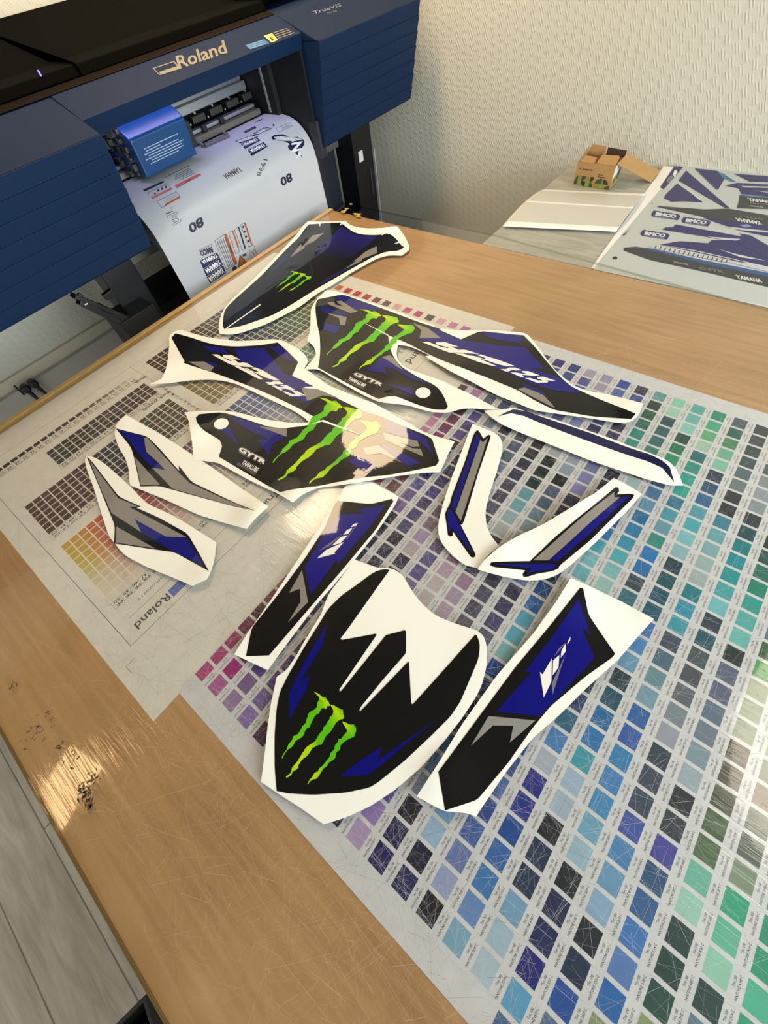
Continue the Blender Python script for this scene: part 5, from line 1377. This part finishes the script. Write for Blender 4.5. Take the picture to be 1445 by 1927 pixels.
put_text(pm, 'vistaprint.', fr(0.022, 0.052, 0.042, 0.0055), '#3a2c20', 0.02)
pm.add([(X0b + 0.010, yF, GZ + 0.060), (X0b + 0.014, yF, GZ + 0.051), (X0b + 0.018, yF, GZ + 0.060), (X0b + 0.014, yF, GZ + 0.056)], [(0, 1, 2, 3)], '#3a2c20')
put_text(pm, 'Re-use', fr(0.088, 0.042, 0.018, 0.0035), '#2c2118', 0.03); put_text(pm, 'Be awesome', fr(0.088, 0.036, 0.032, 0.0035), '#2c2118', 0.03)
for (ya_, yb_, za_, zb_, c_) in ((0.006, 0.022, 0.004, 0.024, OL), (0.022, 0.036, 0.010, 0.036, DG), (0.038, 0.052, 0.004, 0.030, LG), (0.052, 0.068, 0.014, 0.044, DG)):
    pm.add([(X1b + 0.0004, Yf + ya_, GZ + za_), (X1b + 0.0004, Yf + yb_, GZ + za_ + 0.004), (X1b + 0.0004, Yf + yb_, GZ + zb_), (X1b + 0.0004, Yf + ya_, GZ + zb_ - 0.006)], [(0, 1, 2, 3)], c_)
pm.build('box_print', mat('box_ink', attr=True, rough=0.7), bx, attr=True)

# printed sheet of blue decals on the side table, one edge under the glass
Op = lambda p: cp(1140, 300, 4.738, p)
ps = empty('printed_decal_sheet', (-0.2, 1.8, GZ), 'large silver-grey printed sheet of uncut blue decals with a white margin, on the side table', 'printed sheet')
zsh = GZ + 0.0012
def sh(p, dz=0.0): return at(p[0], p[1], zsh + dz)
mb = MB()
B0 = [sh(p) for p in Np([(925, 190), (557, 705)])]
far_y = B0[0].y
def hz(x, y): return zsh + (0.10 * max(0, (y - 2.10)) ** 1.5 if y > 2.10 else 0)
def gsheet(poly, colr, dz, thick=0.0):
    pts = [sh(p) for p in poly]
    tr = geometry.tessellate_polygon([[Vector((p.x, p.y, 0)) for p in pts]])
    mb.add([(p.x, p.y, zsh + dz) for p in pts], [tuple(t) for t in tr], colr)
yA = 2.188; yB = 1.3815
mb.add([(-0.588, yA, zsh), (-0.533, yB, zsh), (1.2, yB, zsh), (1.2, yA, zsh)], [(0, 1, 2, 3)], '#e6e5e2')
mb.add([(-0.588, yA, zsh - 0.0006), (-0.533, yB, zsh - 0.0006), (1.2, yB, zsh - 0.0006), (1.2, yA, zsh - 0.0006)], [(3, 2, 1, 0)], '#e6e5e2')
gsheet(Np([(1010, 190), (612, 655), (575, 708), (1500, 905), (1900, 600), (1900, 200)]), '#b3b8b8', 0.0002)
BL2, CH = '#26245e', '#2f3236'
G_ = [([(480,250),(515,268),(690,68),(610,62)], BL2), ([(540,185),(560,160),(585,140),(600,160),(565,215),(545,205)], '#6e6e74'), ([(595,135),(615,90),(640,110),(610,160)], '#dfe0e2'),
      ([(715,100),(1105,435),(1060,435),(645,190)], BL2), ([(635,215),(870,385),(690,375),(580,380),(512,345),(535,310)], '#2c2a5c'),
      ([(640,205),(650,205),(880,385),(830,360)], '#c6cacc'), ([(800,82),(1000,105),(1060,170),(1000,270),(940,230)], BL2), ([(790,85),(800,82),(1000,275),(980,270)], '#4a4a80'),
      ([(985,110),(1050,130),(1165,205),(1110,200),(1050,170)], '#2f6f90'), ([(1140,130),(1445,150),(1445,205),(1280,200)], BL2),
      ([(1060,235),(1170,210),(1445,225),(1445,290),(1200,265)], BL2), ([(1200,235),(1300,250),(1240,240),(1445,245),(1445,255),(1240,252)], '#c6cacc'),
      ([(1180,255),(1445,300),(1445,350),(1205,310)], BL2), ([(1205,308),(1445,335),(1445,345),(1205,318)], '#3a78a8'), ([(1190,320),(1445,350),(1445,445),(1165,438),(1185,370)], CH),
      ([(450,425),(480,418),(880,448),(1090,440),(1445,500),(1445,600),(1120,575),(800,500)], CH), ([(860,520),(1445,600),(1445,690),(1200,640),(940,550)], BL2),
      ([(1020,598),(1180,612),(1445,640),(1445,655),(1200,632)], '#b8bcc4'), ([(1190,590),(1260,580),(1300,600),(1240,610)], '#7d86b4'),
      ([(620,582),(1215,690),(1190,662),(1290,680),(1445,770),(1445,905),(1380,860),(1130,720),(880,690),(500,628),(530,608),(600,606)], BL2),
      ([(670,650),(900,690),(1200,712),(1160,725),(1040,720),(860,682)], '#b8bcc4'),
      ([(660,732),(910,750),(940,722),(1130,722),(1445,900),(1445,990),(1300,940),(900,850),(480,762)], BL2),
      ([(1000,800),(1130,840),(1420,905),(1200,875)], '#c6cacc'), ([(480,762),(800,815),(1445,960),(1445,965),(800,822)], '#c6cacc'),
      ([(380,772),(500,775),(800,835),(1080,900),(1060,920),(700,850),(420,795)], '#b9bbbe'), ([(160,790),(270,780),(700,870),(1445,1020),(1445,1140),(900,1010),(390,898),(160,815)], CH),
      ([(270,782),(420,800),(860,900),(1445,1015),(1445,1050),(860,930)], '#2b4d80'), ([(1090,918),(1280,925),(1445,965),(1445,1005),(1240,955)], '#b8bcc4'),
      ([(145,680),(215,625),(175,665),(165,682)], BL2)]
for k, (p, c_) in enumerate(G_): gsheet(Op(p), c_, 0.0004 + 0.00003 * k)
for k in range(16):
    a = k * 42
    gsheet(Op([(430 + a, 795 + a * 0.205), (446 + a, 770 + a * 0.205), (456 + a, 772 + a * 0.205), (440 + a, 798 + a * 0.205)]), '#3a3a60', 0.0014)
gsheet(Op(ellipse(80, 880, 22, 14)), '#17171a', 0.0006); gsheet(Op(ellipse(413, 393, 5, 4)), '#3a3a40', 0.0006)
for q in ((530, 500), (800, 556), (433, 672)):
    x, y = q
    base_ = [(x - 125, y - 10), (x - 105, y - 42), (x + 118, y - 8), (x + 133, y + 10), (x + 110, y + 44), (x - 118, y + 10)]
    gsheet(Op(base_), BL2, 0.0013)
    put_text(mb, 'BMCO', quadmap(*Op([(x - 92, y - 3), (x + 92, y + 22), (x - 80, y - 30)]), lambda u, v: at(u, v, zsh + 0.0015)), '#c9ccd6', 0.06)
    put_text(mb, 'DESIGN RACING', quadmap(*Op([(x - 100, y + 12), (x + 88, y + 38), (x - 96, y + 2)]), lambda u, v: at(u, v, zsh + 0.0015)), '#9a9fb8', 0.0)
tq = lambda pts: quadmap(*Op(pts), lambda u, v: at(u, v, zsh + 0.0016))
put_text(mb, 'YAMAHA', tq([(1165, 1060), (1398, 1100), (1152, 1028)]), '#c9cccc', 0.05)
put_text(mb, 'YAMAHA', tq([(1385, 555), (1150, 520), (1398, 585)]), '#c9cccc', 0.05)
put_text(mb, 'YAMAHA', tq([(1270, 368), (1510, 395), (1255, 342)]), '#c9cccc', 0.05)
put_text(mb, 'GYTR', tq([(1290, 392), (1460, 408), (1280, 384)]), '#85898c', 0.04); put_text(mb, 'YAMALUBE', tq([(1285, 420), (1400, 430), (1283, 408)]), '#a9adb0', 0.02)
put_text(mb, 'GYTR', tq([(835, 980), (1060, 1015), (820, 955)]), '#6c7074', 0.04); put_text(mb, 'YAMALUBE', tq([(600, 920), (735, 945), (596, 905)]), '#a9adb0', 0.01)
put_text(mb, 'GYTR', tq([(1400, 525), (1230, 505), (1405, 540)]), '#6c7074', 0.04)
mb.build('printed_film', mat('silver_film', attr=True, rough=0.42, spec=0.5), ps, attr=True)
